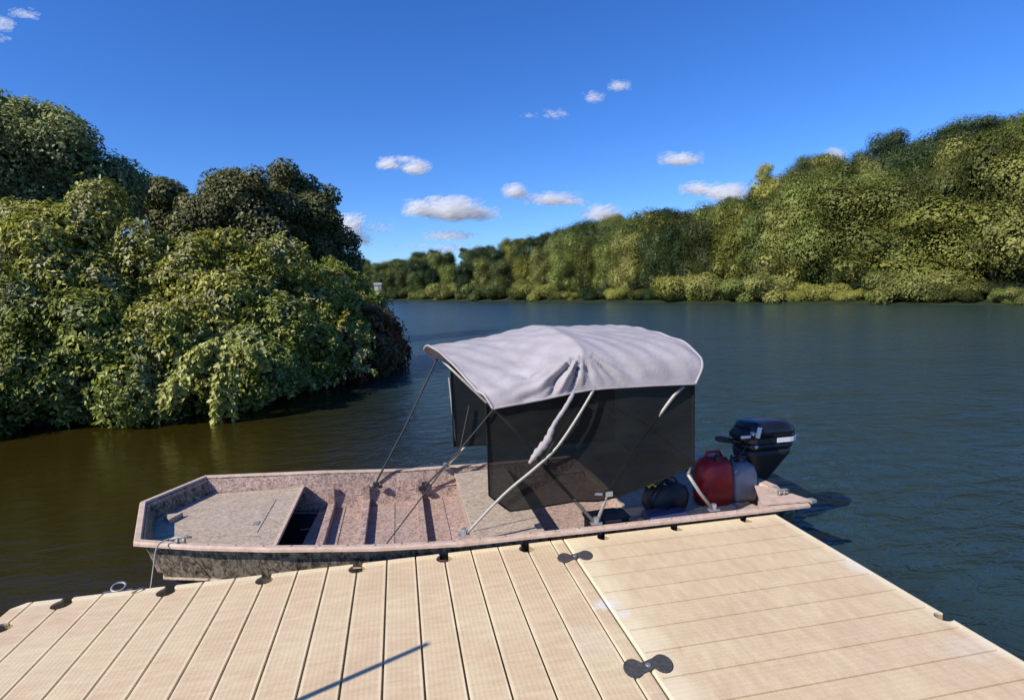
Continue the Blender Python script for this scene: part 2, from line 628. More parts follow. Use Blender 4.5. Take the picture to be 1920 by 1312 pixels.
# ------------------------------------------------------------------ near bank on the left
BANK = [(-60, 5.2), (-20, 5.8), (-8, 6.4), (-3.9, 7.0), (-2.5, 7.1), (-1.3, 7.5), (-.2, 8.4), (.5, 9.6), (.95, 11.8),
        (.8, 14.5), (.4, 20), (-1.5, 30), (-6, 60), (-14, 110), (-40, 200), (-70, 400), (-200, 900)]


def bank_mesh():
    bm = B()
    rows = []
    for (d, z) in ((0, -.6), (.25, .10), (1.0, .35), (3.0, .6), (8.0, .9), (25, 1.3), (90, 2.5)):
        row = []
        for k, (x, y) in enumerate(BANK):
            a = BANK[max(0, k - 1)]
            b = BANK[min(len(BANK) - 1, k + 1)]
            t = Vector((b[0] - a[0], b[1] - a[1])).normalized()
            n = Vector((-t.y, t.x))
            dd = min(d, 3 + d * .6) if 5 < k < 12 else d
            row.append(bm.verts.new((x + n.x * dd, y + n.y * dd, z + random.uniform(-.04, .04) * (z > 0))))
        rows.append(row)
    for A, C in zip(rows, rows[1:]):
        for k in range(len(A) - 1):
            bm.faces.new((A[k], A[k + 1], C[k + 1], C[k]))
    return bm


tag(obj('river_bank', bank_mesh(), 'earth'), kind='structure')

# ------------------------------------------------------------------ far bank: hill seen across the river
#        column, shore distance, ridge distance, skyline y in the photo
HILL = [(520, 175, 520, 500), (640, 152, 440, 496), (700, 135, 390, 492), (760, 118, 340, 484), (830, 103, 285, 470), (900, 90, 250, 462),
        (980, 80, 222, 440), (1060, 73, 200, 428), (1150, 67, 180, 400), (1270, 61, 160, 388), (1350, 57, 148, 372),
        (1430, 55, 136, 335), (1540, 53, 125, 300), (1640, 51, 116, 275), (1720, 50, 110, 262), (1800, 49, 105, 238),
        (1920, 48, 100, 212), (2100, 46, 96, 180), (2400, 44, 92, 150), (2900, 42, 90, 120)]
_H = np.array(HILL, float)


def hill(px):
    return [float(np.interp(px, _H[:, 0], _H[:, k])) for k in (1, 2, 3)]


def hill_ground(px, t):
    """t=0 shore, 1 ridge. returns world x, y, z"""
    s, r, sk = hill(px)
    D = s + (r - s) * t
    top = zat(min(px, 2000), sk, r) - (7.5 + (r - 100) * .006)
    p = azdist(min(px, 2900), D)
    tt = max(t, 0)
    z = .3 + (top - .3) * (tt ** .92) if t > 0 else .3 + t * 8
    if t > 1:
        z = top - (t - 1) * 6
    return p[0], p[1], z


bm = B()
rows = []
for px in list(range(520, 2900, 40)):
    rows.append([bm.verts.new(hill_ground(px, t)) for t in (-.12, -.02, 0, .15, .3, .45, .6, .75, .9, 1, 1.15, 1.6, 2.5)])
for A, C in zip(rows, rows[1:]):
    for k in range(len(A) - 1):
        bm.faces.new((A[k], A[k + 1], C[k + 1], C[k]))
bmesh.ops.subdivide_edges(bm, edges=list(bm.edges), cuts=1, use_grid_fill=True)
tag(obj('hills', bm, leaf_mat('hill_undergrowth', (.008, .014, .005), (.018, .026, .009), (.04, .05, .015), .9, 0, 0, None, .8)), kind='structure')


# ------------------------------------------------------------------ trees
def blob_crown(rad, height, nb, seed, base=.25, narrow=.0):
    """positions and radii of the foliage masses of one round crown standing on z=0"""
    r = np.random.default_rng(seed)
    out = []
    for k in range(nb):
        z = r.uniform(base, .98) if k > 3 else .9
        prof = math.sqrt(max(.04, 1 - ((z - .56) / .48) ** 2))
        a = k * 2.4 + r.uniform(-.5, .5)
        rr = rad * prof * r.uniform(.55, 1.0) * (1 - narrow * z)
        out.append([rr * math.cos(a), rr * math.sin(a), z * height, rad * r.uniform(.26, .46)])
    out.append([0, 0, height * .60, rad * .70])
    out.append([0, 0, height * .78, rad * .55])
    ex = max(math.hypot(b[0], b[1]) + b[3] for b in out)
    ez = max(b[2] + b[3] * .9 for b in out)
    for b in out:
        b[0] *= rad / ex
        b[1] *= rad / ex
        b[2] *= height / ez
        b[3] *= .92
    return [tuple(b) for b in out]


def foliage_on_blobs(blobs, density, size, seed, flat=.8, inner=.35, rough=.5, core=1.0):
    """leaf-clump positions and normals over a set of blobs"""
    r = np.random.default_rng(seed)
    P, N, S = [], [], []
    for (x, y, z, R) in blobs:
        n = int(density * R * R)
        d = unit(r.normal(size=(n, 3)))
        isin = r.random(n) < inner
        rad = R * np.where(isin, r.uniform(.3, .8, n), r.normal(1.0, .07, n))
        d2 = d.copy()
        d2[:, 2] *= flat
        P.append(np.array([x, y, z]) + d2 * rad[:, None])
        N.append(d + r.normal(size=(n, 3)) * rough + np.array([-.25, -.12, .4]))
        S.append(size * r.uniform(.55, 1.35, n) * np.where(isin, core, 1.0))
    return np.concatenate(P), np.concatenate(N), np.concatenate(S)


def trunk_bm(h, r0, blobs, seed, nlimb=6, lean=.04):
    r = random.Random(seed)
    bm = B()
    top = Vector((r.uniform(-lean, lean) * h, r.uniform(-lean, lean) * h, h * .82))
    pts = [Vector((0, 0, -.5)).lerp(top, t) + Vector((r.uniform(-1, 1), r.uniform(-1, 1), 0)) * r0 * .5 * t for t in (0, .15, .35, .55, .75, 1)]
    tube(bm, pts, [r0 * q for q in (1.25, 1, .82, .6, .38, .12)], 7)
    bl = sorted(blobs, key=lambda b: -b[3])[:nlimb * 2]
    r.shuffle(bl)
    for b in bl[:nlimb]:
        t = max(.12, min(.75, b[2] / h - .25))
        s = Vector((0, 0, 0)).lerp(top, t)
        e = Vector(b[:3])
        m1 = s.lerp(e, .5) + Vector((r.uniform(-1, 1), r.uniform(-1, 1), r.uniform(-.2, .8))) * r0
        tube(bm, [s, m1, e], [r0 * .42, r0 * .28, r0 * .08], 5)
    return bm


PROTO = {}
TONES = ('dark', 'green', 'olive', 'yellow')
for kind in range(4):
    rad, nb = ((.40, 22), (.46, 26), (.33, 19), (.50, 28))[kind]
    blobs = blob_crown(rad, 1.0, nb, 40 + kind, (.16, .15, .14, .13)[kind])
    P, N, S = foliage_on_blobs(blobs, 40000, .0068, 60 + kind, .9, .12, .13, 3.0)
    V, F = cards(P, N, S)
    cm = quads_mesh('crown', V, F, 'lf_green')
    for tone in TONES:
        PROTO[(kind, tone)] = cm
    tb = trunk_bm(1.0, .022, blobs, 80 + kind, 7)
    me = bpy.data.meshes.new('trunk')
    tb.to_mesh(me)
    tb.free()
    me.materials.append(M['bark_pale'] if kind == 2 else M['bark'])
    PROTO[(kind, 'trunk')] = me
TONE_WORD = {'dark': 'dark green', 'green': 'mid green', 'olive': 'olive green', 'yellow': 'yellow green'}
SHAPE_WORD = ('round crowned', 'broad crowned', 'narrow crowned', 'spreading')


def far_tree(loc, h, wid, kind, tone, label, rz, group='trees on the far bank of the river'):
    t = thing('deciduous_tree', label, 'tree', loc, group)
    t.rotation_euler = (0, 0, rz)
    t.scale = (h * wid, h * wid, h)
    for nm, me in (('crown', PROTO[(kind, tone)]), ('trunk', PROTO[(kind, 'trunk')])):
        c = bpy.data.objects.new(nm, me)
        COL.objects.link(c)
        c.parent = t
        if nm == 'crown':
            c.material_slots[0].link = 'OBJECT'
            c.material_slots[0].material = M['lf_' + tone]
    return t


ORD = ['', 'second ', 'third ', 'fourth ', 'fifth ', 'sixth ', 'seventh ', 'eighth ', 'ninth ', 'tenth ', 'eleventh ', 'twelfth ',
       'thirteenth ', 'fourteenth ', 'fifteenth ', 'sixteenth ', 'seventeenth ', 'eighteenth ', 'nineteenth ', 'twentieth ',
       'twenty-first ', 'twenty-second ', 'twenty-third ', 'twenty-fourth ', 'twenty-fifth ', 'twenty-sixth ', 'twenty-seventh ',
       'twenty-eighth ', 'twenty-ninth ', 'thirtieth ', 'thirty-first ', 'thirty-second ', 'thirty-third ', 'thirty-fourth ',
       'thirty-fifth ', 'thirty-sixth ', 'thirty-seventh ', 'thirty-eighth ', 'thirty-ninth ', 'fortieth ']

#  tree tops of the waterline row in the photo: column, top y, half-width in px, kind, tone
FRONT = [(1935, 262, 92, 1, 'olive'), (1860, 240, 78, 0, 'yellow'), (1770, 372, 105, 1, 'yellow'), (1700, 425, 55, 3, 'green'),
         (1618, 332, 100, 1, 'olive'), (1545, 400, 60, 0, 'green'), (1478, 375, 62, 0, 'olive'), (1420, 395, 52, 2, 'green'),
         (1370, 372, 52, 0, 'yellow'), (1318, 405, 46, 1, 'olive'), (1268, 412, 40, 0, 'green'), (1225, 430, 40, 0, 'dark'),
         (1180, 432, 40, 1, 'olive'), (1135, 452, 34, 0, 'green'), (1096, 448, 34, 0, 'olive'), (1056, 465, 32, 1, 'green'),
         (1018, 462, 32, 0, 'olive'), (980, 478, 30, 0, 'yellow'), (944, 484, 30, 1, 'olive'), (910, 482, 28, 0, 'olive'),
         (874, 492, 26, 1, 'dark'), (842, 494, 26, 0, 'green'), (812, 502, 24, 0, 'dark'), (784, 506, 22, 1, 'green'),
         (757, 510, 20, 0, 'olive'), (733, 514, 20, 0, 'green'), (710, 512, 18, 0, 'dark')]
rows = []
row = []
for (px, ty, hw, kind, tone) in FRONT:
    s, r_, sk = hill(px)
    D = s + 3 + hw * s / FPX * .35
    p = azdist(px, D)
    h = zat(px, ty, D) + .2
    hw *= 1.0
    row.append((px, (p[0], p[1], -.1), h, min(1.5, hw * D / FPX / (.42 * h) / 1.0), kind, tone))
rows.append(('at the waterline', row))
ROWDEF = [(.10, 'in the second row from the water', 36, 6.6), (.24, 'in the third row up the slope', 32, 6.2), (.40, 'in the fourth row up the slope', 30, 6.2),
          (.57, 'in the fifth row up the slope', 30, 6.4), (.76, 'in the row below the crest', 30, 6.6), (.97, 'on the crest of the hill', 40, 6.8)]
for ri, (t, words, nmax, spacing) in enumerate(ROWDEF):
    px = 2010 - random.uniform(0, 30)
    row = []
    while px > 625:
        s, r_, sk = hill(px)
        D = s + (r_ - s) * (t + random.uniform(-.05, .05))
        tt = (D - s) / (r_ - s)
        x, y, z = hill_ground(px, tt)
        h = random.uniform(7.5, 11.0) * (1 + max(0, D - 120) * .0022)
        if ri == 0:
            h *= 1.15
        if ri == len(ROWDEF) - 1:
            h = random.uniform(6.0, 9.5) * (1 + max(0, D - 120) * .0015)
        cap = zat(min(px, 2000), sk, D) - z + random.uniform(-1.6, .7) * (1 + max(0, D - 120) * .002)
        h = min(h, cap)
        if h < 3.5:
            px -= 10
            continue
        wgt = {'dark': .3 + .5 * (ri >= 4), 'green': .35, 'olive': .35 - .2 * (ri >= 4), 'yellow': .14 - .06 * (ri >= 3)}
        tone = random.choices(TONES, [wgt[q] for q in TONES])[0]
        kind = random.choice((0, 0, 1, 1, 2, 3))
        if 0 < ri < 5 and random.random() < .13:      # clearings where the shade shows
            px -= spacing * .8 * FPX / D
            continue
        row.append((px, (x, y, z - .3), h * (1.25 if ri == 5 and random.random() < .18 else 1), random.uniform(.8, 1.15), kind, tone))
        px -= spacing * .98 * random.uniform(.75, 1.25) * (1 + max(0, D - 120) * .0022) * FPX / D * .9
    rows.append((words, row))
# trees that stand out against the sky in the photo
row = []
for (px, ty, by, hw, D, kind, tone) in ((1655, 243, 330, 42, 104, 0, 'dark'), (1796, 222, 300, 48, 98, 1, 'dark'), (1432, 303, 385, 24, 122, 2, 'olive'),
                                        (1500, 290, 360, 30, 118, 0, 'dark'), (1545, 287, 350, 34, 116, 1, 'olive'), (1722, 262, 320, 26, 106, 2, 'dark'),
                                        (1845, 225, 290, 26, 102, 0, 'dark'), (1892, 212, 280, 28, 100, 0, 'green'), (1610, 300, 350, 26, 110, 0, 'dark')):
    p = azdist(px, D)
    zt, zb = zat(px, ty, D), zat(px, by, D) - 1.5
    h = zt - zb
    row.append((px, (p[0], p[1], zb), h, hw * D / FPX / (.42 * h), kind, tone))
rows.append(('tall against the sky', row))
nt_ = 0
for words, row in rows:
    row.sort(key=lambda a: -a[0])
    for k, (px, loc, h, wid, kind, tone) in enumerate(row):
        o = ORD[k] if k < len(ORD) else ''
        lab = '%s %s tree %s, %s' % (TONE_WORD[tone].replace(' green', '-green'), SHAPE_WORD[kind].replace(' ', '-'), words, ('%sfrom right' % o) if k else 'nearest right')
        far_tree(loc, h, wid, kind, tone, lab, random.uniform(0, 6.28))
        nt_ += 1
print('far trees', nt_)

# low bushes hanging over the far waterline
blobs = [(random.uniform(-.8, .8), random.uniform(-.5, .5), random.uniform(.2, .7), random.uniform(.25, .45)) for _ in range(12)]
P, N, S = foliage_on_blobs(blobs, 9000, .026, 5, .8, .2, .4, 2.5)
V, F = cards(P, N, S)
BUSH = {t: quads_mesh('bush_foliage', V, F, 'lf_' + t) for t in TONES}
tb = B()
for b in blobs[:6]:
    tube(tb, [(b[0] * .2, b[1] * .2, -.3), (b[0] * .6, b[1] * .6, b[2] * .5), b[:3]], [.03, .022, .008], 5)
stem_me = bpy.data.meshes.new('stems')
tb.to_mesh(stem_me)
tb.free()
stem_me.materials.append(M['bark'])
fb = []
px = 1990
while px > 700:
    s = hill(px)[0]
    fb.append((px, s - .5))
    px -= random.uniform(1.4, 3.2) * FPX / s
for k, (px, D) in enumerate(fb):
    p = azdist(px, D)
    tone = random.choice(('green', 'olive', 'olive', 'olive', 'yellow'))
    pale = px in ()
    t = thing('waterside_bush', '%s bush hanging over the far waterline, %s' % (TONE_WORD[tone], ('%sfrom the right edge' % ORD[k]) if 0 < k < len(ORD) else ('nearest the right edge' if k == 0 else 'number %d from the right' % (k + 1))),
              'bush', (p[0], p[1], 0), 'bushes along the far waterline')
    hh = random.choice((1.2, 1.5, 1.9, 2.4, 3.0)) * random.uniform(.85, 1.2) * (1 + (D - 50) * .004)
    t.scale = (hh * 1.1, hh * 1.1, hh)
    t.rotation_euler = (0, 0, random.uniform(0, 6.28))
    for nm, me in (('foliage', BUSH[tone]), ('stems', stem_me)):
        c = bpy.data.objects.new(nm, me)
        COL.objects.link(c)
        c.parent = t

# tiny white boathouse far up the left end of the river
p = azdist(709, 133)
hz = zat(709, 536, 133)
t = thing('boathouse', 'tiny white boathouse among the trees at the far left end of the river', 'building', (p[0], p[1], hz - 1.2))
bm = B()
box(bm, (0, 0, .7), (1.5, 1.4, 1.4))
wl = obj('wall', bm, 'white', None)
bm = B()
loft(bm, [[(-.9, -.85, 1.4), (-.9, 0, 1.9), (-.9, .85, 1.4)], [(.9, -.85, 1.4), (.9, 0, 1.9), (.9, .85, 1.4)]])
rf = obj('roof', bm, 'roof', None)
bm = B()
box(bm, (.2, -.72, .6), (.5, .05, 1.1))
dr = obj('door', bm, 'roof', None)
for c in (wl, rf, dr):
    c.parent = t


# ------------------------------------------------------------------ near trees on the left bank
def near_tree(name, label, cx, base_y, D, blobs, density, size, leafm, barkm, seed, r0=.16, nl=12):
    t = thing(name, label, 'tree', (cx[0], cx[1], .6), None)
    P, N, S = foliage_on_blobs(blobs, density, size, seed, .85, .2, .45, 1.8)
    V, F = cards(P, N, S)
    o = obj('crown', quads_mesh('crown', V, F, leafm))
    o.parent = t
    h = max(b[2] for b in blobs)
    o = obj('trunk', trunk_bm(h, r0, blobs, seed, nl, .03), barkm)
    o.parent = t
    return t


def blobs_px(lst, D, base, seed, sub=5):
    """foliage masses given as column, row, radius in px at distance D; each broken into sub-masses"""
    r = np.random.default_rng(seed)
    out = []
    for (px, py, pr) in lst:
        R = pr * D / FPX
        for k in range(sub):
            d = unit(r.normal(size=(1, 3)))[0] * r.uniform(.25, .75)
            dd = D + d[1] * R
            q = azdist(px, dd)
            z = zat(px, py, dd)
            out.append((q[0] - base[0] + d[0] * R, q[1] - base[1], z - .6 + d[2] * R * .8, R * r.uniform(.38, .6)))
    return out


D = 24
base = azdist(110, D)
bl = blobs_px([(110, 262, 78), (30, 262, 70), (185, 290, 72), (-60, 290, 90), (235, 335, 52), (60, 340, 90), (150, 370, 90), (-30, 380, 100),
               (250, 390, 45), (-140, 330, 100), (60, 215, 40), (130, 225, 38), (60, 450, 90), (180, 460, 80)], D, base, 3)
near_tree('broadleaf_tree', 'large loose grey-green tree rising behind the shrubs at the left edge', base, 0, D, bl, 1500, .055, 'lf_willow', 'bark_pale', 21, .22, 26)
D = 27
base = azdist(325, D)
bl = blobs_px([(320, 370, 48), (350, 400, 45), (290, 410, 48), (320, 450, 60)], D, base, 4)
near_tree('broadleaf_tree', 'small dark tree filling the gap between the two big left trees', base, 0, D, bl, 2600, .060, 'lf_oak', 'bark', 22, .12, 10)
D = 22
base = azdist(470, D)
bl = blobs_px([(440, 345, 50), (400, 385, 52), (470, 350, 48), (380, 430, 55), (450, 410, 70), (520, 390, 60), (470, 470, 70)], D, base, 5)
near_tree('broadleaf_tree', 'dark olive-brown tree with pale branches showing, right behind the shrubs', base, 0, D, bl, 2400, .055, 'lf_brown', 'bark_pale', 23, .2, 30)
D = 23
base = azdist(580, D)
bl = blobs_px([(540, 345, 46), (590, 375, 48), (560, 410, 60), (620, 420, 46), (600, 455, 55), (645, 470, 42), (668, 500, 26), (540, 480, 60), (620, 505, 45)], D, base, 6)
near_tree('broadleaf_tree', 'very dark round tree at the right end of the left bank', base, 0, D, bl, 2800, .055, 'lf_oak', 'bark', 24, .2, 12)


# ------------------------------------------------------------------ shrubs on the left bank
def shrub(name, label, px, topy, Y, rx, ry, leafm, seed, dens=1.0, L=.115, cat='shrub', zmin=.02, group=None):
    """dome of leafy tips: sub-masses on an ellipsoid, whorls of leaves on each"""
    r = np.random.default_rng(seed)
    top = ony(px, topy, Y)
    cx, cy, H = float(top[0]), float(Y), float(top[2])
    t = thing(name, label, cat, (cx, cy, .2), group)
    nb = int(25 * dens * (rx * ry) ** .5 * H / 2.2)
    subs = []
    for k in range(nb):
        u = r.uniform(0, 1) ** .8
        el = math.asin(min(.999, u)) if r.random() < .8 else r.uniform(0, .3)
        a = r.uniform(0, 2 * PI)
        q = r.uniform(.72, 1.05)
        subs.append((rx * math.cos(el) * math.cos(a) * q, ry * math.cos(el) * math.sin(a) * q, max(.12, H * math.sin(el) * q * .95), r.uniform(.27, .54)))
    # whorls
    C, NN = [], []
    for (x, y, z, R) in subs:
        n = int(240 * R * R * 4.2)
        d = unit(r.normal(size=(n, 3)) + np.array([x / rx, y / ry, z / H]) * .7)
        C.append(np.array([x, y, z]) + d * R * r.normal(1, .14, (n, 1)))
        NN.append(d)
    # long shoots standing out of the dome
    for j in range(int(16 * (rx * ry))):
        a = r.uniform(0, 2 * PI)
        el = r.uniform(.15, 1.4)
        d0 = np.array([math.cos(el) * math.cos(a), math.cos(el) * math.sin(a), math.sin(el)])
        p0 = d0 * np.array([rx, ry, H]) * .9
        dv = unit((d0 + r.normal(size=3) * .35 + np.array([0, 0, .35]))[None])[0]
        Ls_ = r.uniform(.25, .60)
        m_ = int(Ls_ / .05)
        tt = np.linspace(0, 1, m_)[:, None]
        C.append(p0 + dv * tt * Ls_ + np.array([0, 0, -.25]) * tt ** 2 * Ls_ + r.normal(size=(m_, 3)) * .015)
        NN.append(np.repeat(dv[None], m_, 0) + r.normal(size=(m_, 3)) * .2)
    # inner fill
    n = int(160 * rx * ry)
    d = unit(r.normal(size=(n, 3)))
    d[:, 2] = abs(d[:, 2])
    C.append(d * np.array([rx, ry, H]) * r.uniform(.5, .85, (n, 1)))
    NN.append(d)
    C = np.concatenate(C)
    NN = np.concatenate(NN)
    keep = C[:, 2] > zmin - .2
    C, NN = C[keep], NN[keep]
    k = 7
    n = len(C)
    P = np.repeat(C, k, 0)
    A = np.repeat(NN, k, 0)
    rnd = r.normal(size=P.shape)
    rad = unit(rnd - (rnd * A).sum(1, keepdims=True) * A)
    Dv = A * r.uniform(.1, .9, (n * k, 1)) + rad + np.array([0, 0, -.35])
    Nv = A + np.array([-.45, -.22, .75]) + r.normal(size=P.shape) * .25
    Ls = L * r.uniform(.6, 1.25, n * k) * np.repeat(r.uniform(.6, 1.3, n), k)
    V, F = leaves(P + rad * .02, Dv, Nv, Ls, Ls * r.uniform(.38, .55, n * k))
    o = obj('foliage', quads_mesh('foliage', V, F, leafm))
    o.parent = t
    bm = B()
    for s in subs[:: max(1, len(subs) // 16)]:
        e = Vector(s[:3])
        b0 = Vector((e.x * .15, e.y * .15, -.3))
        m1 = b0.lerp(e, .5) + Vector((0, 0, .15 * H))
        tube(bm, [b0, m1, e], [.035, .022, .006], 5)
    o = obj('stems', bm, 'bark')
    o.parent = t
    return t


G1 = 'shrubs massed along the left bank'
SH = [
    # front row over the water
    ('big-leaved green shrub over the water at the lower left corner of the bank', -60, 560, 7.3, 1.5, 1.1, 'lf_deep'),
    ('dark green shrub with drooping leaves low at the left edge of the water', 75, 590, 7.25, 1.0, .95, 'lf_deep'),
    ('rounded glossy shrub low over the brown water, left of the pale vine', 215, 600, 7.2, .95, .9, 'lf_deep'),
    ('leafy shrub behind the pale yellow vine at the water', 345, 600, 7.6, .9, .9, 'lf_shrub'),
    ('green shrub just right of the pale vine, leaning over the water', 480, 600, 8.1, .95, .95, 'lf_deep'),
    ('shaded shrub low on the bank above the dark reflection', 590, 610, 9.2, 1.05, 1.0, 'lf_shrub'),
    # middle row
    ('tall sunlit shrub at the left edge with cream leaf tips', 15, 415, 8.6, 1.5, 1.3, 'lf_shrub'),
    ('tallest pale-tipped shrub in front of the large grey-green tree', 150, 398, 9.2, 1.5, 1.3, 'lf_shrub'),
    ('yellow-tinted shrub right of the tallest shrub', 285, 448, 9.0, 1.3, 1.2, 'lf_shrub'),
    ('sunlit shrub below the gap between the big left trees', 395, 455, 9.4, 1.3, 1.2, 'lf_shrub'),
    ('cream-tipped shrub below the dark olive-brown tree', 490, 470, 9.8, 1.3, 1.25, 'lf_shrub'),
    ('green shrub in the middle of the bank above the pale vine', 400, 530, 8.6, 1.1, 1.0, 'lf_shrub'),
    ('upright yellow-green shrub below the very dark round tree', 612, 497, 12.0, 1.2, 1.1, 'lf_yg'),
    ('bright shrub between the cream-tipped and the yellow-green shrubs', 570, 525, 10.2, 1.2, 1.1, 'lf_shrub'),
    ('rust-tinted shrub near the tip of the bank', 628, 575, 10.6, .95, .95, 'lf_rust'),
    ('yellow-green shrub sloping down to the tip of the bank', 655, 548, 12.2, .9, .9, 'lf_yg'),
    ('last green shrub at the tip of the bank beside the open river', 675, 605, 12.3, .7, .8, 'lf_deep'),
]
for i, (lab, px, ty, Y, rx, ry, lm) in enumerate(SH):
    shrub('riverbank_shrub', lab, px, ty, Y, rx, ry, lm, 100 + i, 1.0, .090, 'shrub', group=G1)
shrub('riverbank_shrub', 'small red-leaved shrub at the outermost tip of the bank', 704, 606, 11.5, .42, .42, 'lf_red', 140, .9, .11, group=G1)
shrub('riverbank_shrub', 'dark red patchy shrub a little left of the tip of the bank', 632, 602, 9.4, .40, .30, 'lf_red', 141, .5, .11, group=G1)

# pale vine hanging over the front shrubs
t = thing('climbing_vine', 'pale yellow-green vine draped in hanging strands over the front shrubs', 'vine', tuple(ony(400, 800, 6.5)))
base = np.array(t.location)
r = np.random.default_rng(9)
PP, DD = [], []
bmv = B()
for (x0, y0, x1, y1, Y) in ((350, 690, 300, 775, 6.35), (345, 690, 318, 765, 6.3), (410, 640, 335, 705, 6.3), (425, 650, 402, 790, 6.25), (430, 660, 416, 770, 6.3),
                            (440, 645, 436, 780, 6.3), (430, 635, 480, 680, 6.4), (445, 640, 498, 690, 6.5), (400, 645, 365, 690, 6.3),
                            (360, 690, 346, 735, 6.3), (420, 700, 405, 795, 6.28)):
    a = ony(x0, y0, Y + .15)
    m_ = ony((x0 + x1) / 2 + (x1 - x0) * .25, (y0 * .6 + y1 * .4), Y - .12)
    b = ony(x1, y1, Y - .02)
    pts = spline([a - base, m_ - base, b - base], 8)
    tube(bmv, pts, .006, 5)
    for k in range(len(pts) - 1):
        n = 15
        q = np.array(pts[k]) + (np.array(pts[k + 1]) - np.array(pts[k])) * r.random((n, 1)) + r.normal(size=(n, 3)) * np.array([.028, .03, .03])
        PP.append(q)
        DD.append(r.normal(size=(n, 3)) * .6 + np.array([0, -.3, -.7]))
PP = np.concatenate(PP)
DD = np.concatenate(DD)
Ls = r.uniform(.06, .11, len(PP))
V, F = leaves(PP, DD, r.normal(size=PP.shape) * .5 + np.array([-.5, -1, .5]), Ls, Ls * .65)
o = obj('foliage', quads_mesh('foliage', V, F, 'lf_vine'))
o.parent = t
o = obj('stem', bmv, 'bark')
o.parent = t

# ------------------------------------------------------------------ dock
S_ = .508
DT = .40


def cutter_obj(bm):
    me = bpy.data.meshes.new('cut')
    bmesh.ops.recalc_face_normals(bm, faces=bm.faces)
    bm.to_mesh(me)
    bm.free()
    o = bpy.data.objects.new('cut', me)
    COL.objects.link(o)
    return o


def boolean(o, cutters, solver='EXACT'):
    for c in cutters:
        md = o.modifiers.new('b', 'BOOLEAN')
        md.operation = 'DIFFERENCE'
        md.solver = solver
        md.object = c
    dg = bpy.context.evaluated_depsgraph_get()
    dg.update()
    me = bpy.data.meshes.new_from_object(o.evaluated_get(dg))
    o.modifiers.clear()
    o.data = me
    for c in cutters:
        bpy.data.objects.remove(c)


def pocket(bm, x, y, dirx, diry, r=.052, d=.16, neck=.028, off=.075):
    """half coupler socket: neck from the edge inward and a round well"""
    ang = math.atan2(diry, dirx)
    n = 20
    poly = []
    a0 = math.asin(neck / r)
    for k in range(n + 1):
        a = PI + a0 + (2 * PI - 2 * a0) * k / n
        poly.append((off + r * math.cos(a), r * .95 * math.sin(a)))
    poly = [(-.03, -neck * 1.15)] + poly[:] + [(-.03, neck * 1.15)]
    ca, sa = math.cos(ang), math.sin(ang)
    prism(bm, [(x + px * ca - py * sa, y + px * sa + py * ca) for px, py in poly], DT - d, DT + .05)


def dock_panel(label, poly, grooves, pockets, m):
    """poly top outline; grooves list of (x0,y0,x1,y1,width)"""
    bm = B()
    prism(bm, poly, -.02, DT)
    ed = [e for e in bm.edges if all(v.co.z > DT - .01 for v in e.verts)]
    bmesh.ops.bevel(bm, geom=ed, offset=.012, segments=3, affect='EDGES', profile=.5)
    vert = None
    o = obj('dock_section', bm, m)
    g = B()
    for (x0, y0, x1, y1, wd) in grooves:
        c = Vector(((x0 + x1) / 2, (y0 + y1) / 2, DT + .01))
        L = math.hypot(x1 - x0, y1 - y0)
        a = math.atan2(y1 - y0, x1 - x0)
        # V-sided groove
        h = wd / 2
        d = .017 if wd > .006 else .006
        prof = [(-h, 0), (-h, .03), (h, .03), (h, 0), (h * .5, -d), (-h * .5, -d)]
        rings = []
        for s in (-L / 2, L / 2):
            rings.append([Vector((c.x + s * math.cos(a) - q * math.sin(a), c.y + s * math.sin(a) + q * math.cos(a), DT + z)) for q, z in prof])
        loft(g, rings)
    pk = B()
    for p in pockets:
        pocket(pk, *p)
    boolean(o, [cutter_obj(g), cutter_obj(pk)])
    tag(o, label, 'dock', 'sections of the floating dock')
    return o


X0, XS, XR = -.254, 5.5 * S_ - .003, 8.5 * S_
ch = .055
polyL = [(X0, -1.524 + ch), (X0 + ch, -1.524), (XS, -1.524), (XS, 0), (X0 + ch, 0), (X0, -ch)]
polyR = [(XS + .006, -3.05), (XR, -3.05), (XR, 0 - .0), (XS + .006, 0)]
gl = [(k * S_ / 3, .02, k * S_ / 3, -1.6, .012) for k in range(-1, 17)]
gl = [(x0, y0 if abs(k % 3) else -.12, x1, y1, wd) for k, (x0, y0, x1, y1, wd) in zip(range(-1, 17), gl)]
pl = [(n * S_, 0, 0, -1) for n in range(6)] + [(X0, -.254, 1, 0), (X0, -1.27, 1, 0)]
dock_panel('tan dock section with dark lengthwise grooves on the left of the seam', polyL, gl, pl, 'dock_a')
gr = [(XS + .03, -k * S_ / 3, XR - .03, -k * S_ / 3, .0085) for k in range(1, 18)]
pr_ = [(n * S_, 0, 0, -1, .042, .16, .026, .045) for n in range(6, 9)] + [(XS + .006, -2.286, 1, 0)] + \
      [(XR, -1.27, -1, 0, .04, .16, .03, .03), (XR, -2.3, -1, 0)]
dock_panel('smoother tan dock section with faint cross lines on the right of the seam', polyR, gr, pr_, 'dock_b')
# further sections under the photographer
for (lab, poly) in (('tan dock section behind the grooved one', [(X0, -3.05), (XS, -3.05), (XS, -1.532), (X0, -1.532)]),
                    ('tan dock section leading back to the shore', [(X0, -4.6), (XR, -4.6), (XR, -3.06), (X0, -3.06)])):
    dock_panel(lab, poly, [(k * S_ / 3, poly[2][1] + .02, k * S_ / 3, poly[0][1] - .02, .010) for k in range(-1, 17)], [(poly[0][0], -4.0, 1, 0)] if poly[0][1] < -4 else [(poly[0][0], -2.3, 1, 0)], 'dock_a')

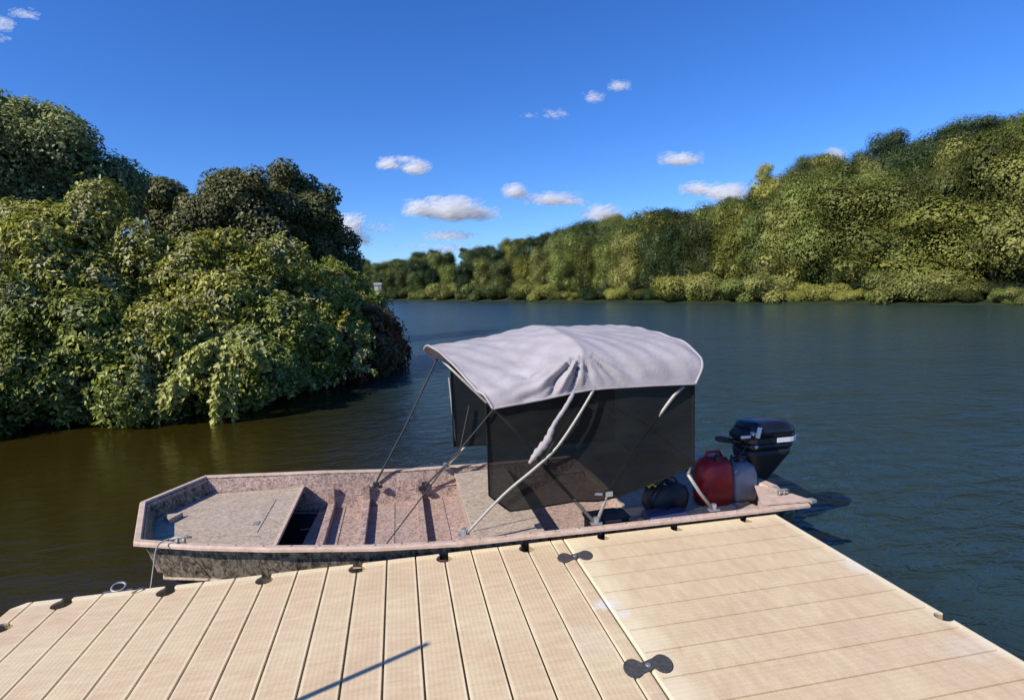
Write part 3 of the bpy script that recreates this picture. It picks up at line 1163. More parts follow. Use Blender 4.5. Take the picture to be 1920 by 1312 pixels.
# couplers: two-lobed rubber pieces over the seam
for (y, lab) in ((-.254, 'grey two-lobed rubber coupler on the dock seam nearest the boat'), (-1.27, 'grey two-lobed rubber coupler on the dock seam nearest the photographer')):
    t = thing('dock_coupler', lab, 'dock coupler', (XS + .003, y, DT), 'couplers locking the dock sections together')
    outline = []
    for k in range(48):
        a = 2 * PI * k / 48
        # dumbbell outline
        c_, s_ = math.cos(a), math.sin(a)
        rr = .034 + .092 * abs(c_) ** 1.5
        outline.append((rr * c_ * 1.0, (.018 + .040 * min(1, abs(c_) * 1.25) ** 1.2) * s_ * 1.15 if abs(c_) < .98 else .050 * s_ * 1.2))
    pts = []
    for sgn in (1, -1):
        for k in range(15):
            a = -PI * .84 + 2 * PI * .84 * k / 14
            lx, ly = .043 * math.cos(a), .062 * math.sin(a)
            lx, ly = lx * .97 + ly * .24, ly * .97 - lx * .24
            pts.append((sgn * (.066 + lx), ly * sgn))
    pts2 = pts[:15] + pts[15:]
    bm = B()
    prism(bm, pts2, -.06, .004)
    ed = [e for e in bm.edges if all(v.co.z > 0 for v in e.verts)]
    bmesh.ops.bevel(bm, geom=ed, offset=.003, segments=2, affect='EDGES')
    o = obj('rubber_body', bm, 'coupler')
    o.parent = t
    bm = B()
    lathe(bm, [(.012, .004), (.012, .008), (.009, .010), (.001, .010)], 12)
    o = obj('bolt', bm, 'steel')
    o.parent = t

# mooring ring hung on the dock front, with a rope from the bow
ring = onz(228, 1092, .40)
t = thing('mooring_ring', 'galvanised mooring bracket and ring on the dock edge left of the bow', 'mooring ring', (ring[0], 0, DT - .02))
bm = B()
box(bm, (0, .008, -.05), (.15, .012, .10), 0, .004)
box(bm, (0, .03, -.005), (.15, .055, .010), 0, .003)
o = obj('bracket', bm, 'steel_dark'); o.parent = t
bm = B()
tube(bm, [(.0 + .035 * math.cos(a), .065 + .028 * math.sin(a), .012 + .012 * math.sin(a)) for a in np.linspace(0, 2 * PI, 20)[:-1]], .008, 8, True)
o = obj('ring', bm, 'steel_dark', sm=True); o.parent = t

# thin pole standing on the dock behind the photographer's left
b0 = Vector((1.885, -.892, .4)) - Vector((.906, .423, 0)) * 1.9
hp = 1.9 * math.tan(SUN_EL)
t = thing('dock_pole', 'slim steel pole standing at the left edge of the dock', 'pole', (b0.x, b0.y, 0))
bm = B(); tube(bm, [(0, 0, -1.5), (0, 0, .4 + hp)], .015, 10)
o = obj('shaft', bm, 'steel', sm=True); o.parent = t
bm = B(); lathe(bm, [(.03, .40), (.03, .43), (.014, .45)], 14)
o = obj('collar', bm, 'steel'); o.parent = t

# ------------------------------------------------------------------ jon boat
boat = thing('jon_boat', 'long flat-bottomed camouflage boat with pinkish-tan interior moored along the dock', 'boat', (0, 0, 0))
#  gunwale outline, near bow corner -> stern -> far side -> bow tip
GW = [(.225, .285, .552), (.60, .165, .535), (1.03, .075, .512), (1.62, .018, .472), (2.13, -.002, .448), (3.0, -.008, .442), (3.8, -.010, .440), (4.56, -.010, .440),
      (4.36, 1.50, .450), (3.6, 1.515, .450), (2.5, 1.51, .452), (1.8, 1.48, .475), (1.12, 1.47, .525), (.24, 1.52, .552), (-.02, .99, .556)]
GW = [Vector(p) for p in GW]
CEN = Vector((2.3, .76, 0))


def inset(poly, d):
    """offset a closed outline inward (towards its centre side) in plan"""
    out = []
    n = len(poly)
    for k in range(n):
        a, b, c = poly[k - 1], poly[k], poly[(k + 1) % n]
        t1 = (b - a).to_2d().normalized()
        t2 = (c - b).to_2d().normalized()
        n1 = Vector((-t1.y, t1.x))
        n2 = Vector((-t2.y, t2.x))
        m_ = (n1 + n2).normalized()
        s = d / max(.35, m_.dot(n1))
        out.append(Vector((b.x + m_.x * s, b.y + m_.y * s, b.z)))
    return out


def at_z(poly, z):
    return [Vector((p.x, p.y, z)) for p in poly]


# hull skin: from gunwale down to chine and the bottom, bow raked
g0 = inset(GW, .030)
ch_ = inset(GW, .085)
chz = []
for p in ch_:
    bowf = min(1, max(0, (1.25 - p.x) / .45))
    chz.append(Vector((p.x + .05 * bowf, p.y, .17 + .11 * bowf)))
midr = [a.lerp(b, .5) for a, b in zip(g0, chz)]
low = []
for p, q in zip(inset(GW, .17), chz):
    bowf = min(1, max(0, (1.7 - p.x) / 1.6))
    low.append(Vector((p.x + .28 * bowf, p.y, .03 + .10 * bowf)))
bot = [Vector((p.x + .2 * max(0, 1 - p.x), p.y + (.76 - p.y) * .15, p.z - .14)) for p in low]
bm = B()
loft(bm, [g0, midr, chz], True, False)
hull = obj('hull', bm, 'hull', boat)
bm = B()
loft(bm, [[p - Vector((0, 0, .001)) for p in chz], low, bot], True, False)
bm.faces.new([v for v in bm.verts][-len(bot):])
obj('hull_bottom', bm, 'black_matt', boat)
bm = B()
tube(bm, inset(chz, -.004), .010, 6, True)
obj('chine_rail', bm, 'deck', boat)
# gunwale: rolled rim
bm = B()
outer = inset(GW, -.012)
inner = inset(GW, .030)
loft(bm, [outer, [p + Vector((0, 0, .012)) for p in inset(GW, -.006)], [p + Vector((0, 0, .012)) for p in inset(GW, .024)], inner,
          [p - Vector((0, 0, .014)) for p in inner], [p - Vector((0, 0, .018)) for p in inset(GW, .012)], [p - Vector((0, 0, .016)) for p in outer], outer], True, False)
bmesh.ops.remove_doubles(bm, verts=bm.verts, dist=.0002)
obj('gunwale', bm, 'gunwale', boat)
# liner: inner walls down to the floor
FZ = .225
i0 = [p - Vector((0, 0, .010)) for p in inset(GW, .036)]
i1 = [Vector((p.x, p.y, FZ if p.x > .9 else .32)) for p in inset(GW, .092)]
bm = B()
loft(bm, [i0, [a.lerp(b, .5) for a, b in zip(i0, i1)], i1], True, False)
obj('inner_wall', bm, 'liner', boat)
bm = B()
f_ = i1[2:13]
prism(bm, [(p.x, p.y) for p in f_], FZ - .02, FZ + .002)
obj('floor', bm, 'floor', boat)


def y_at(x, side, off):
    """gunwale Y at X on near (0) or far (1) side, moved inboard by off"""
    xs = [p.x for p in GW[0:8]] if side == 0 else [p.x for p in GW[8:14]][::-1]
    ys = [p.y for p in GW[0:8]] if side == 0 else [p.y for p in GW[8:14]][::-1]
    v = float(np.interp(x, xs, ys))
    return v + off if side == 0 else v - off


# bow deck
ins = inset(GW, .075)
bow_poly = [(ins[0].x, ins[0].y), (ins[1].x, ins[1].y), (1.0, y_at(1.0, 0, .07)), (1.0, y_at(1.0, 1, .07)), (ins[13].x, ins[13].y), (ins[14].x, ins[14].y)]
bm = B()
prism(bm, bow_poly, .405, .43)
obj('bow_deck', bm, 'deck', boat)
bm = B()
box(bm, (1.0, .775, .430), (.022, 1.28, .022), 0, .003)
obj('deck_trim', bm, 'gunwale', boat)
# seams pressed into the deck, hatch lid
bm = B()
box(bm, (.62, .86, .4315), (.44, .62, .006), 0, .002)
hl = obj('hatch_lid', bm, 'deck', boat)
bm = B()
box(bm, (.80, .70, .436), (.04, .07, .006), 0, .002)
obj('latch', bm, 'alu', hl)
# bow bracket
bm = B()
q = onz(318, 968, .46)
loft(bm, [[(q[0] - .05, q[1] + .03, .431), (q[0] + .07, q[1] + .05, .431), (q[0] + .02, q[1] - .07, .431)],
          [(q[0] - .05, q[1] + .03, .465), (q[0] + .07, q[1] + .05, .465), (q[0] + .02, q[1] - .07, .465)]])
obj('bow_bracket', bm, 'deck', boat)
# floor ribs with uprights on the far and near wall
for x in (1.22, 1.50, 1.93):
    bm = B()
    box(bm, (x, .76, FZ + .030), (.055, 1.26, .058), 0, .006)
    rb = obj('rib', bm, 'liner', boat)
    for s in (0, 1):
        bm = B()
        yy = y_at(x, s, .092)
        box(bm, (x, yy, FZ + .10), (.06, .034, .18), 0, .006)
        obj('rib_upright', bm, 'liner', rb)
# wall stiffener running along both sides
for s in (0, 1):
    bm = B()
    pts = [(x, y_at(x, s, .064), FZ + .10) for x in (1.05, 1.5, 2.0, 2.7, 3.4, 4.2)]
    tube(bm, pts, .011, 6)
    obj('side_stringer', bm, 'liner', boat)
# floor seams
bm = B()
for x in (1.32, 1.72, 2.12):
    box(bm, (x, .76, FZ + .004), (.012, 1.30, .006))
for y in (.5, 1.02):
    box(bm, (1.6, y, FZ + .0035), (1.15, .012, .004))
obj('floor_cleat_strips', bm, 'liner', boat)
# middle bench
bm = B()
box(bm, (2.47, .76, .412), (.46, 1.38, .022), 0, .004)
bn = obj('middle_bench', bm, 'deck', boat)
bm = B()
box(bm, (2.262, .76, .325), (.016, 1.36, .155))
box(bm, (2.68, .76, .325), (.016, 1.36, .155))
obj('bench_riser', bm, 'floor', bn)
# stern deck with side lockers
bm = B()
prism(bm, [(3.42, .08), (4.40, .08), (4.26, 1.43), (3.42, 1.43)], .315, .335)
sd_ = obj('stern_deck', bm, 'deck', boat)
bm = B()
box(bm, (3.43, .755, .26), (.016, 1.30, .11))
obj('deck_riser', bm, 'liner', sd_)
# transom cap and stern corner plates
bm = B()
loft(bm, [[(4.30, 1.46, .44), (4.34, 1.46, .474), (4.40, 1.46, .474), (4.42, 1.46, .44)],
          [(4.44, .3, .44), (4.47, .3, .474), (4.55, .3, .474), (4.58, .3, .44)]])
obj('transom_cap', bm, 'gunwale', boat)
bm = B()
prism(bm, [(4.22, .02), (4.60, -.01), (4.585, .03), (4.50, .30), (4.40, .36)], .458, .470)
pt = obj('stern_corner_plate', bm, 'gunwale', boat)
bm = B()
box(bm, (4.60, .0, .463), (.045, .05, .025), .1, .004)
obj('corner_cap', bm, 'alu', pt)
bm = B()
prism(bm, [(4.20, 1.49), (4.36, 1.53), (4.36, 1.2), (4.28, 1.2)], .458, .470)
obj('stern_corner_plate', bm, 'gunwale', boat)
# cleats on the gunwale
for (x, y, z) in ((.50, .21, .55), (4.46, .13, .472)):
    bm = B()
    tube(bm, [(x - .06, y, z + .03), (x - .03, y, z + .036), (x + .03, y, z + .036), (x + .06, y, z + .03)], [.006, .010, .010, .006], 8)
    box(bm, (x - .018, y, z + .015), (.014, .018, .03))
    box(bm, (x + .018, y, z + .015), (.014, .018, .03))
    obj('cleat', bm, 'alu', boat, True)

bm = B()
for x in np.arange(.5, 4.3, .16):
    for s in (0, 1):
        q = Vector((float(x), y_at(float(x), s, .010), float(np.interp(x, [.2, 1.03, 2.13, 4.5], [.565, .526, .461, .453]))))
        lathe(bm, [(.0065, 0), (.005, .003), (.001, .004)], 6, q)
obj('rivets', bm, 'alu', boat)
# rope from bow cleat to dock
a = Vector((.37, .20, .56)); b = Vector((.40, -.02, .405))
t = tag(obj('mooring_rope', tube(B(), spline([(.44, .215, .585), (.40, .195, .575), (.385, .155, .55), (.372, .12, .44), (.375, .05, .36), (.37, .005, .395), (.36, -.03, .412), (.33, -.06, .408)], 6), .0042, 6), 'rope', sm=True),
        'thin pale rope hanging from the bow gunwale to the dock edge', 'rope')

# ------------------------------------------------------------------ bimini canopy
can = thing('boat_canopy', 'grey-lavender fabric bimini top with dark mesh screens over the stern half of the boat', 'canopy', (3.0, .76, .45))
SEC = [
    # u, [near hem, near low, near bend, near top, mid, far top, far bend, far hem]
    (0.0, [(2.375, .03, 1.268), (2.335, .07, 1.335), (2.27, .18, 1.415), (2.20, .42, 1.505), (2.125, .78, 1.575), (2.055, 1.20, 1.590), (2.035, 1.38, 1.525), (2.13, 1.43, 1.42)]),
    (.25, [(2.675, .02, 1.305), (2.66, .055, 1.38), (2.62, .15, 1.46), (2.57, .40, 1.55), (2.53, .78, 1.62), (2.50, 1.18, 1.635), (2.49, 1.38, 1.585), (2.54, 1.44, 1.42)]),
    (.44, [(2.90, .018, 1.338), (2.90, .045, 1.44), (2.885, .115, 1.56), (2.87, .36, 1.655), (2.86, .78, 1.70), (2.86, 1.18, 1.70), (2.86, 1.38, 1.655), (2.87, 1.445, 1.42)]),
    (.50, [(2.985, .015, 1.348), (2.99, .04, 1.46), (2.975, .11, 1.615), (2.955, .34, 1.695), (2.945, .78, 1.725), (2.94, 1.18, 1.72), (2.94, 1.38, 1.675), (2.94, 1.445, 1.42)]),
    (.58, [(3.10, .012, 1.352), (3.11, .035, 1.46), (3.10, .11, 1.59), (3.08, .34, 1.67), (3.07, .78, 1.705), (3.06, 1.18, 1.70), (3.06, 1.38, 1.66), (3.06, 1.445, 1.42)]),
    (.80, [(3.42, .01, 1.350), (3.45, .03, 1.46), (3.45, .10, 1.56), (3.43, .34, 1.648), (3.42, .78, 1.69), (3.40, 1.18, 1.69), (3.40, 1.38, 1.65), (3.40, 1.445, 1.42)]),
    (.94, [(3.64, .008, 1.345), (3.69, .03, 1.46), (3.70, .10, 1.565), (3.68, .34, 1.65), (3.66, .78, 1.69), (3.64, 1.18, 1.69), (3.62, 1.38, 1.65), (3.62, 1.445, 1.42)]),
    (1.0, [(3.715, .010, 1.342), (3.775, .035, 1.45), (3.785, .11, 1.545), (3.765, .34, 1.63), (3.735, .78, 1.672), (3.71, 1.18, 1.675), (3.70, 1.38, 1.63), (3.69, 1.445, 1.42)]),
]
NU, NV = 96, 10
for s in SEC:
    s[1][2:7] = [(a, b, c - .032 * (.6 if k in (0, 4) else 1)) for k, (a, b, c) in enumerate(s[1][2:7])]
secs = [np.array(spline(s[1], NV)) for s in SEC]
us = np.array([s[0] for s in SEC])
nv = len(secs[0])
grid = np.zeros((NU + 1, nv, 3))
for i in range(NU + 1):
    u = i / NU
    k = min(len(us) - 2, max(0, int(np.searchsorted(us, u, 'right')) - 1))
    f = (u - us[k]) / (us[k + 1] - us[k])
    grid[i] = secs[k] * (1 - f) + secs[k + 1] * f
# folds: radiate from the near end of the middle bow down towards the near hem
rp = np.array([2.975, .11, 1.615])
Nrm = np.cross(np.gradient(grid, axis=0), np.gradient(grid, axis=1))
Nrm /= np.linalg.norm(Nrm, axis=2, keepdims=True) + 1e-9
if Nrm[NU // 2, nv // 2, 2] < 0:
    Nrm = -Nrm
v_ = np.linspace(0, 1, nv)[None, :, None] * np.ones((NU + 1, 1, 1))
arc = np.cumsum(np.linalg.norm(np.diff(grid, axis=1, prepend=grid[:, :1]), axis=2), axis=1)
arc = arc - arc[:, [int(2 * NV)]]          # 0 at the near bend, negative towards the hem
dx = grid[:, :, 0] - rp[0]
dd = np.hypot(dx, arc)
th = np.arctan2(-arc, -dx)                 # 0 = forward along the bend, pi/2 = straight down
fw = np.exp(-((th - .75) / .75) ** 2) * np.clip(dd / .10, 0, 1) * np.exp(-(dd / .72) ** 2)
rw = np.exp(-((th - 2.45) / .42) ** 2) * np.clip(dd / .12, 0, 1) * np.exp(-(dd / .6) ** 2)
wob = .10 * np.sin(dd * 17) + .07 * np.sin(dd * 31 + 1)
sharp = 1 - np.abs(np.sin(th * 5.6 + wob * 4)) ** .5 * 2
disp = -.056 * fw * sharp + .016 * fw * np.sin(th * 31 + 2 + wob * 5) + .014 * rw * np.sin(th * 20 + 1)
disp += .0035 * np.sin(grid[:, :, 0] * 19 + grid[:, :, 1] * 7) * np.sin(grid[:, :, 1] * 13 + 1) + .003 * np.sin(grid[:, :, 0] * 41 + arc * 23)
hemd = np.cumsum(np.linalg.norm(np.diff(grid, axis=1, prepend=grid[:, :1]), axis=2), axis=1)
disp = disp * np.clip(hemd / .09, .12, 1)
grid += Nrm * disp[:, :, None]
Vv = grid.reshape(-1, 3)
ii = np.arange((NU + 1) * nv).reshape(NU + 1, nv)
Ff = np.stack([ii[:-1, :-1], ii[1:, :-1], ii[1:, 1:], ii[:-1, 1:]], 2).reshape(-1, 4)
o = obj('canopy_cloth', quads_mesh('canopy_cloth', Vv, Ff, 'cloth'), None, can, True)
sm_ = o.modifiers.new('thickness', 'SOLIDIFY')
sm_.thickness = .004
sm_.offset = -1
# stitched hems along both openings and sides
bm = B()
tube(bm, [tuple(p) for p in grid[0]], .009, 6)
obj('front_hem', bm, 'cloth', can, True)
bm = B()
tube(bm, [tuple(p) for p in grid[-1]], .009, 6)
obj('rear_hem', bm, 'cloth', can, True)
bm = B()
tube(bm, [tuple(p) for p in grid[:, 0]], .007, 6)
obj('side_hem', bm, 'cloth', can, True)

# frame bows inside the cloth (metal hoops), legs and braces on both sides
def mir(p):
    return (p[0], 1.46 - p[1], p[2])


def hoop(i, dz=.020):
    return [tuple(p - n_ * dz) for p, n_ in zip(grid[i][2:-2], Nrm[i][2:-2])]


MA = (3.03, .035, .455)       # main mount
MF = (2.165, .035, .475)      # forward mount
MR = (3.87, .035, .455)       # rear mount
obj('front_bow', tube(B(), hoop(8), .0115, 8), 'alu', can, True)
obj('middle_bow', tube(B(), hoop(NU // 2), .0115, 8), 'alu', can, True)
obj('rear_bow', tube(B(), hoop(NU - 6), .0115, 8), 'alu', can, True)
for side in (0, 1):
    T = (lambda p: p) if side == 0 else mir
    f1 = tuple(grid[3][3]) if side == 0 else tuple(grid[3][-4])
    r1 = tuple(grid[NU - 3][3]) if side == 0 else tuple(grid[NU - 3][-4])
    m1 = tuple(grid[NU // 2][4]) if side == 0 else tuple(grid[NU // 2][-5])
    k = .105 if side == 0 else .08
    # main legs from the mount to front and rear bow (inside the screen)
    obj('leg', tube(B(), [T(MA), T((2.70, .085, .86)), (f1[0] + .02, f1[1] + .04 * (1 - 2 * side), f1[2] - .03)], .0115, 8), 'alu', can, True)
    obj('leg', tube(B(), [T(MA), T((3.12, .07, .63)), T((3.33, .095, .93)), T((3.58, .04, 1.27)), (r1[0] - .05, r1[1] + .02 * (1 - 2 * side), r1[2] - .05)], .0115, 8), 'alu', can, True)
    # forward brace: bent tube outside the screen
    pts = [T(MF), T((2.42, .02, .72)), T((2.62, -.005, .88)), T((2.76, -.01, 1.0)), T((2.90, -.005, 1.18)), T((3.03, .02, 1.36))]
    obj('forward_brace', tube(B(), spline(pts, 5), .0098, 8), 'alu', can, True)
    # rear brace
    obj('rear_brace', tube(B(), [T(MR), T((3.76, .03, .60)), T((3.69, .055, .72))], .0125, 8), 'alu', can, True)
    obj('rear_brace', tube(B(), [T((3.69, .055, .72)), T((3.72, .065, .80)), T((3.40, .10, 1.08)), (m1[0] + .04, m1[1] + .06 * (1 - 2 * side), m1[2] - .1)], .011, 8), 'alu', can, True)
    for (c, rzz) in ((MA, 0), (MF, 0), (MR, 0)):
        bm = B()
        c2 = T(c)
        box(bm, (c2[0], c2[1], c2[2] + .008), (.075, .035, .012), 0, .003)
        box(bm, (c2[0], c2[1], c2[2] + .03), (.03, .026, .04), 0, .004)
        tube(bm, [(c2[0], c2[1] - .022, c2[2] + .034), (c2[0], c2[1] + .022, c2[2] + .034)], .006, 8)
        obj('deck_hinge', bm, 'steel', can)
    # clamp on the leg by the mount
    if side == 0:
        bm = B()
        q = (3.13, .07, .64)
        box(bm, q, (.05, .035, .035), 0, .004)
        tube(bm, [(q[0] - .05, q[1] - .01, q[2] + .005), (q[0] - .1, q[1] - .01, q[2] + .012)], .011, 8)
        obj('pipe_clamp', bm, 'steel', can)
# grey storage sleeve hanging down inside the near side
bm = B()
pts = spline([(2.585, -.002, .915), (2.63, -.012, .975), (2.70, -.015, 1.055), (2.745, -.016, 1.15), (2.82, -.012, 1.25), (2.88, .0, 1.335)], 6)
tube(bm, [tuple(p) for p in pts], [.008 + .016 * math.sin(min(1, k / 18) * PI * .9) * (1 + .3 * math.sin(k * 2.1)) for k in range(len(pts))], 8)
obj('storage_sleeve', bm, 'cloth', can, True)
# straps from the front bow down to the hull
fn = tuple(grid[1][1]); ff = tuple(grid[1][-2])
obj('strap', tube(B(), [(1.68, .05, .46), (2.02, .045, .87), (fn[0], fn[1] + .01, fn[2] - .01)], .0045, 5), 'strap', can)
obj('strap', tube(B(), [(1.585, 1.41, .42), (1.85, 1.40, .88), (ff[0], ff[1], ff[2])], .0085, 5), 'strap', can)
a_, b_ = ony(792, 915, 1.38), ony(862, 846, 1.38)
obj('strap', tube(B(), [tuple(a_), tuple(b_), tuple(ony(880, 760, 1.40))], .0085, 5), 'strap', can)
for q in (ony(705, 908, 1.36), ony(790, 915, 1.36)):
    bm = B()
    box(bm, tuple(q), (.05, .03, .04), .2, .006)
    box(bm, (q[0] + .03, q[1], q[2] - .02), (.04, .03, .02), .5, .004)
    obj('strap_buckle', bm, 'rubber', can)


# mesh screens
def screen(name, poly, Y, bow=.012, nseg=14, m='screen', hem=True):
    """poly: (x, z_top, z_bottom) stations, filled with gentle waves"""
    xs = np.linspace(poly[0][0], poly[-1][0], nseg * 3 + 1)
    zt = np.interp(xs, [p[0] for p in poly], [p[1] for p in poly])
    zb = np.interp(xs, [p[0] for p in poly], [p[2] for p in poly])
    bm = B()
    R = []
    for x, a, b in zip(xs, zt, zb):
        R.append([bm.verts.new((x, Y + bow * math.sin(x * 9) * (1 - k / 8) * .6 + bow * math.sin(x * 5 + k * .5) * (k / 8), a + (b - a) * k / 8)) for k in range(9)])
    for A, C in zip(R, R[1:]):
        for k in range(8):
            bm.faces.new((A[k], A[k + 1], C[k + 1], C[k]))
    o = obj(name, bm, m, can, True)
    if hem:
        bm = B()
        tube(bm, [(x, Y + .0 + bow * math.sin(x * 5 + 4), b) for x, b in zip(xs, zb)], .006, 5)
        tube(bm, [(xs[0], Y, zt[0]), (xs[0], Y, zb[0])], .006, 5)
        tube(bm, [(xs[-1], Y, zt[-1]), (xs[-1], Y, zb[-1])], .011, 5)
        obj('screen_hem', bm, 'screen_dense', o)
    return o


screen('mesh_screen', [(2.335, 1.30, .715), (2.46, 1.31, .60), (2.90, 1.36, .62), (3.05, 1.38, .60), (3.20, 1.38, .615), (3.50, 1.38, .70), (3.722, 1.38, .785)], .052)
screen('mesh_screen', [(2.245, 1.45, .66), (2.9, 1.6, .645), (3.3, 1.6, .60), (3.70, 1.6, .60)], 1.425)
bm = B()
tube(bm, [tuple(ony(842, 708, 1.44)), tuple(ony(854, 830, 1.44)), tuple(ony(872, 838, 1.44))], .009, 6)
obj('screen_batten', bm, 'cloth', can)

# ------------------------------------------------------------------ outboard motor
mot = thing('outboard_motor', 'black tiller outboard motor with silver band clamped to the transom', 'outboard motor', (4.50, .62, .46))


def rrect(cx, cy, w, d, z, r=.35, n=6, skew=0):
    """rounded rectangle ring"""
    out = []
    rr = min(w, d) * r
    for (sx, sy, a0) in ((1, 1, 0), (-1, 1, 90), (-1, -1, 180), (1, -1, 270)):
        for k in range(n):
            a = math.radians(a0 + 90 * k / (n - 1))
            out.append((cx + sx * (w / 2 - rr) + rr * math.cos(a), cy + sy * (d / 2 - rr) + rr * math.sin(a), z + skew * (sx * (w / 2))))
    return out


MY = .58
# cowl: overhangs aft
bm = B()
loft(bm, [rrect(4.60, MY, .40, .26, .745), rrect(4.61, MY, .43, .29, .765), rrect(4.615, MY, .445, .30, .80)], True, True)
cw = obj('cowl', bm, 'black', mot, True)
bm = B()
loft(bm, [rrect(4.62, MY, .449, .304, .800), rrect(4.62, MY, .455, .309, .808), rrect(4.62, MY, .450, .304, .845), rrect(4.62, MY, .440, .294, .848)], True, True)
obj('cowl_rim', bm, 'black', cw)
bm = B()
ol = [p for p in rrect(4.62, MY, .462, .316, 0) if p[0] > 4.60]
ol = sorted([p for p in ol if p[1] < MY], key=lambda p: p[0] + p[1] * .0) 
ol = [(4.64, MY - .158, 0)] + [p for p in rrect(4.62, MY, .462, .316, 0)[18:24]][::1] if False else [(4.63, MY - .158, 0)] + sorted([p for p in rrect(4.62, MY, .462, .316, 0)[18:24]], key=lambda p: math.atan2(p[1] - MY + .08, p[0] - 4.80)) + [(4.851, MY + .06, 0)]
rings = [[(p[0], p[1], .808 + t) for t in (0, .036)] for p in ol]
loft(bm, rings, False, False)
sb = obj('silver_band', bm, 'decal', cw)
sb.modifiers.new('thickness', 'SOLIDIFY').thickness = .003
bm = B()
loft(bm, [rrect(4.62, MY, .442, .30, .845), rrect(4.62, MY, .430, .29, .90), rrect(4.605, MY, .37, .25, .945), rrect(4.59, MY, .28, .18, .958), rrect(4.59, MY, .1, .06, .961)], True, True)
obj('cowl_top', bm, 'black', cw, True)
# silver panel and front fittings
bm = B()
loft(bm, [rrect(4.40, MY - .05, .13, .20, .84), rrect(4.40, MY - .05, .14, .21, .87), rrect(4.41, MY - .05, .11, .17, .905)])
obj('front_housing', bm, 'black_matt', cw)
bm = B()
box(bm, (4.475, MY - .150, .895), (.035, .012, .085), 0, .004, Matrix.Rotation(.25, 4, 'Y'))
box(bm, (4.365, MY - .152, .872), (.08, .012, .02), 0, .004)
obj('silver_trim', bm, 'decal', cw)
bm = B()
tube(bm, [(4.41, MY - .16, .90), (4.41, MY - .19, .90)], .016, 10)
tube(bm, [(4.45, MY - .14, .79), (4.45, MY - .17, .79)], .014, 10)
obj('control_knob', bm, 'steel', cw, True)
# lower body tapering into the leg
bm = B()
loft(bm, [rrect(4.60, MY, .42, .28, .745), rrect(4.60, MY, .41, .26, .70), rrect(4.575, MY, .33, .22, .62), rrect(4.535, MY, .22, .16, .50), rrect(4.52, MY, .15, .11, .40),
          rrect(4.52, MY, .12, .09, .20), rrect(4.52, MY, .12, .08, -.15)])
obj('midsection', bm, 'black_matt', mot, True)
bm = B()
box(bm, (4.55, MY, -.12), (.26, .15, .012), 0, .004)
box(bm, (4.52, MY, -.30), (.10, .03, .30), 0, .008)
lathe(bm, [(.001, -.13), (.035, -.09), (.042, 0), (.036, .10), (.018, .16), (.001, .17)], 14, (4.54, MY, -.28), Matrix.Rotation(PI / 2, 4, 'Y'))
obj('gearcase', bm, 'black_matt', mot)
bm = B()
for k in range(3):
    a = k * 2 * PI / 3
    box(bm, (4.70, MY + .06 * math.cos(a), -.28 + .06 * math.sin(a)), (.012, .05, .10), 0, .003, Matrix.Rotation(a, 4, 'X') @ Matrix.Rotation(.5, 4, 'Z'))
obj('propeller', bm, 'steel', mot)
# tiller (raised)
bm = B()
tube(bm, [(4.47, MY - .03, .755), (4.38, MY - .04, .775), (4.30, MY - .05, .792)], [.026, .024, .018], 10)
tl = obj('tiller_arm', bm, 'black_matt', mot, True)
bm = B()
tube(bm, [(4.31, MY - .05, .790), (4.27, MY - .055, .80), (4.21, MY - .06, .815), (4.175, MY - .064, .823)], [.019, .022, .023, .018], 12)
obj('tiller_grip', bm, 'rubber', tl, True)
# clamp bracket
bm = B()
box(bm, (4.47, MY, .54), (.03, .20, .20), 0, .006)
box(bm, (4.39, MY - .08, .53), (.05, .02, .16), 0, .005)
box(bm, (4.39, MY + .08, .53), (.05, .02, .16), 0, .005)
for s in (-1, 1):
    tube(bm, [(4.33, MY + s * .08, .49), (4.42, MY + s * .08, .49)], .008, 8)
    tube(bm, [(4.335, MY + s * .08 - .03, .49), (4.335, MY + s * .08 + .03, .49)], .006, 8)
obj('clamp_bracket', bm, 'steel', mot)
bm = B()
tube(bm, spline([(4.42, MY - .10, .70), (4.33, MY - .14, .72), (4.25, MY - .10, .66), (4.24, MY - .06, .55)], 5), .008, 6)
obj('fuel_hose', bm, 'rubber', mot, True)

bm = B()
tube(bm, spline([(4.40, MY - .12, .84), (4.34, MY - .17, .78), (4.30, MY - .14, .70), (4.36, MY - .10, .60)], 6), .005, 6)
obj('throttle_cable', bm, 'black_matt', mot, True)
bm = B()
box(bm, (4.83, MY, .80), (.03, .06, .05), 0, .006)
obj('cowl_latch', bm, 'rubber', mot)
mot.location.z -= .045
for c_ in (tl,):
    c_.location.z += .03
# ------------------------------------------------------------------ things in the stern
q = ony(1337, 905, .26)
t = thing('fuel_can', 'tall rounded dark red plastic fuel can standing in the stern', 'fuel can', (float(ony(1337, 905, .47)[0]), .47, .336))
bm = B()
prof = [(.155, .0), (.17, .02), (.175, .10), (.172, .22), (.155, .32), (.12, .375), (.06, .395)]
loft(bm, [rrect(0, 0, 2 * a * .86, 2 * a * .68, z * .90, .48, 8) for a, z in prof])
o = obj('can_body', bm, 'red', sm=True); o.parent = t
bm = B()
tube(bm, [(-.07, 0, .34), (-.05, 0, .385), (.05, 0, .385), (.07, 0, .34)], .012, 8)
o = obj('handle', bm, 'red', sm=True); o.parent = t
bm = B()
lathe(bm, [(.026, .33), (.028, .37), (.018, .375), (.016, .39), (.001, .392)], 14, (.0, -.06, 0))
o = obj('cap', bm, 'black_matt'); o.parent = t

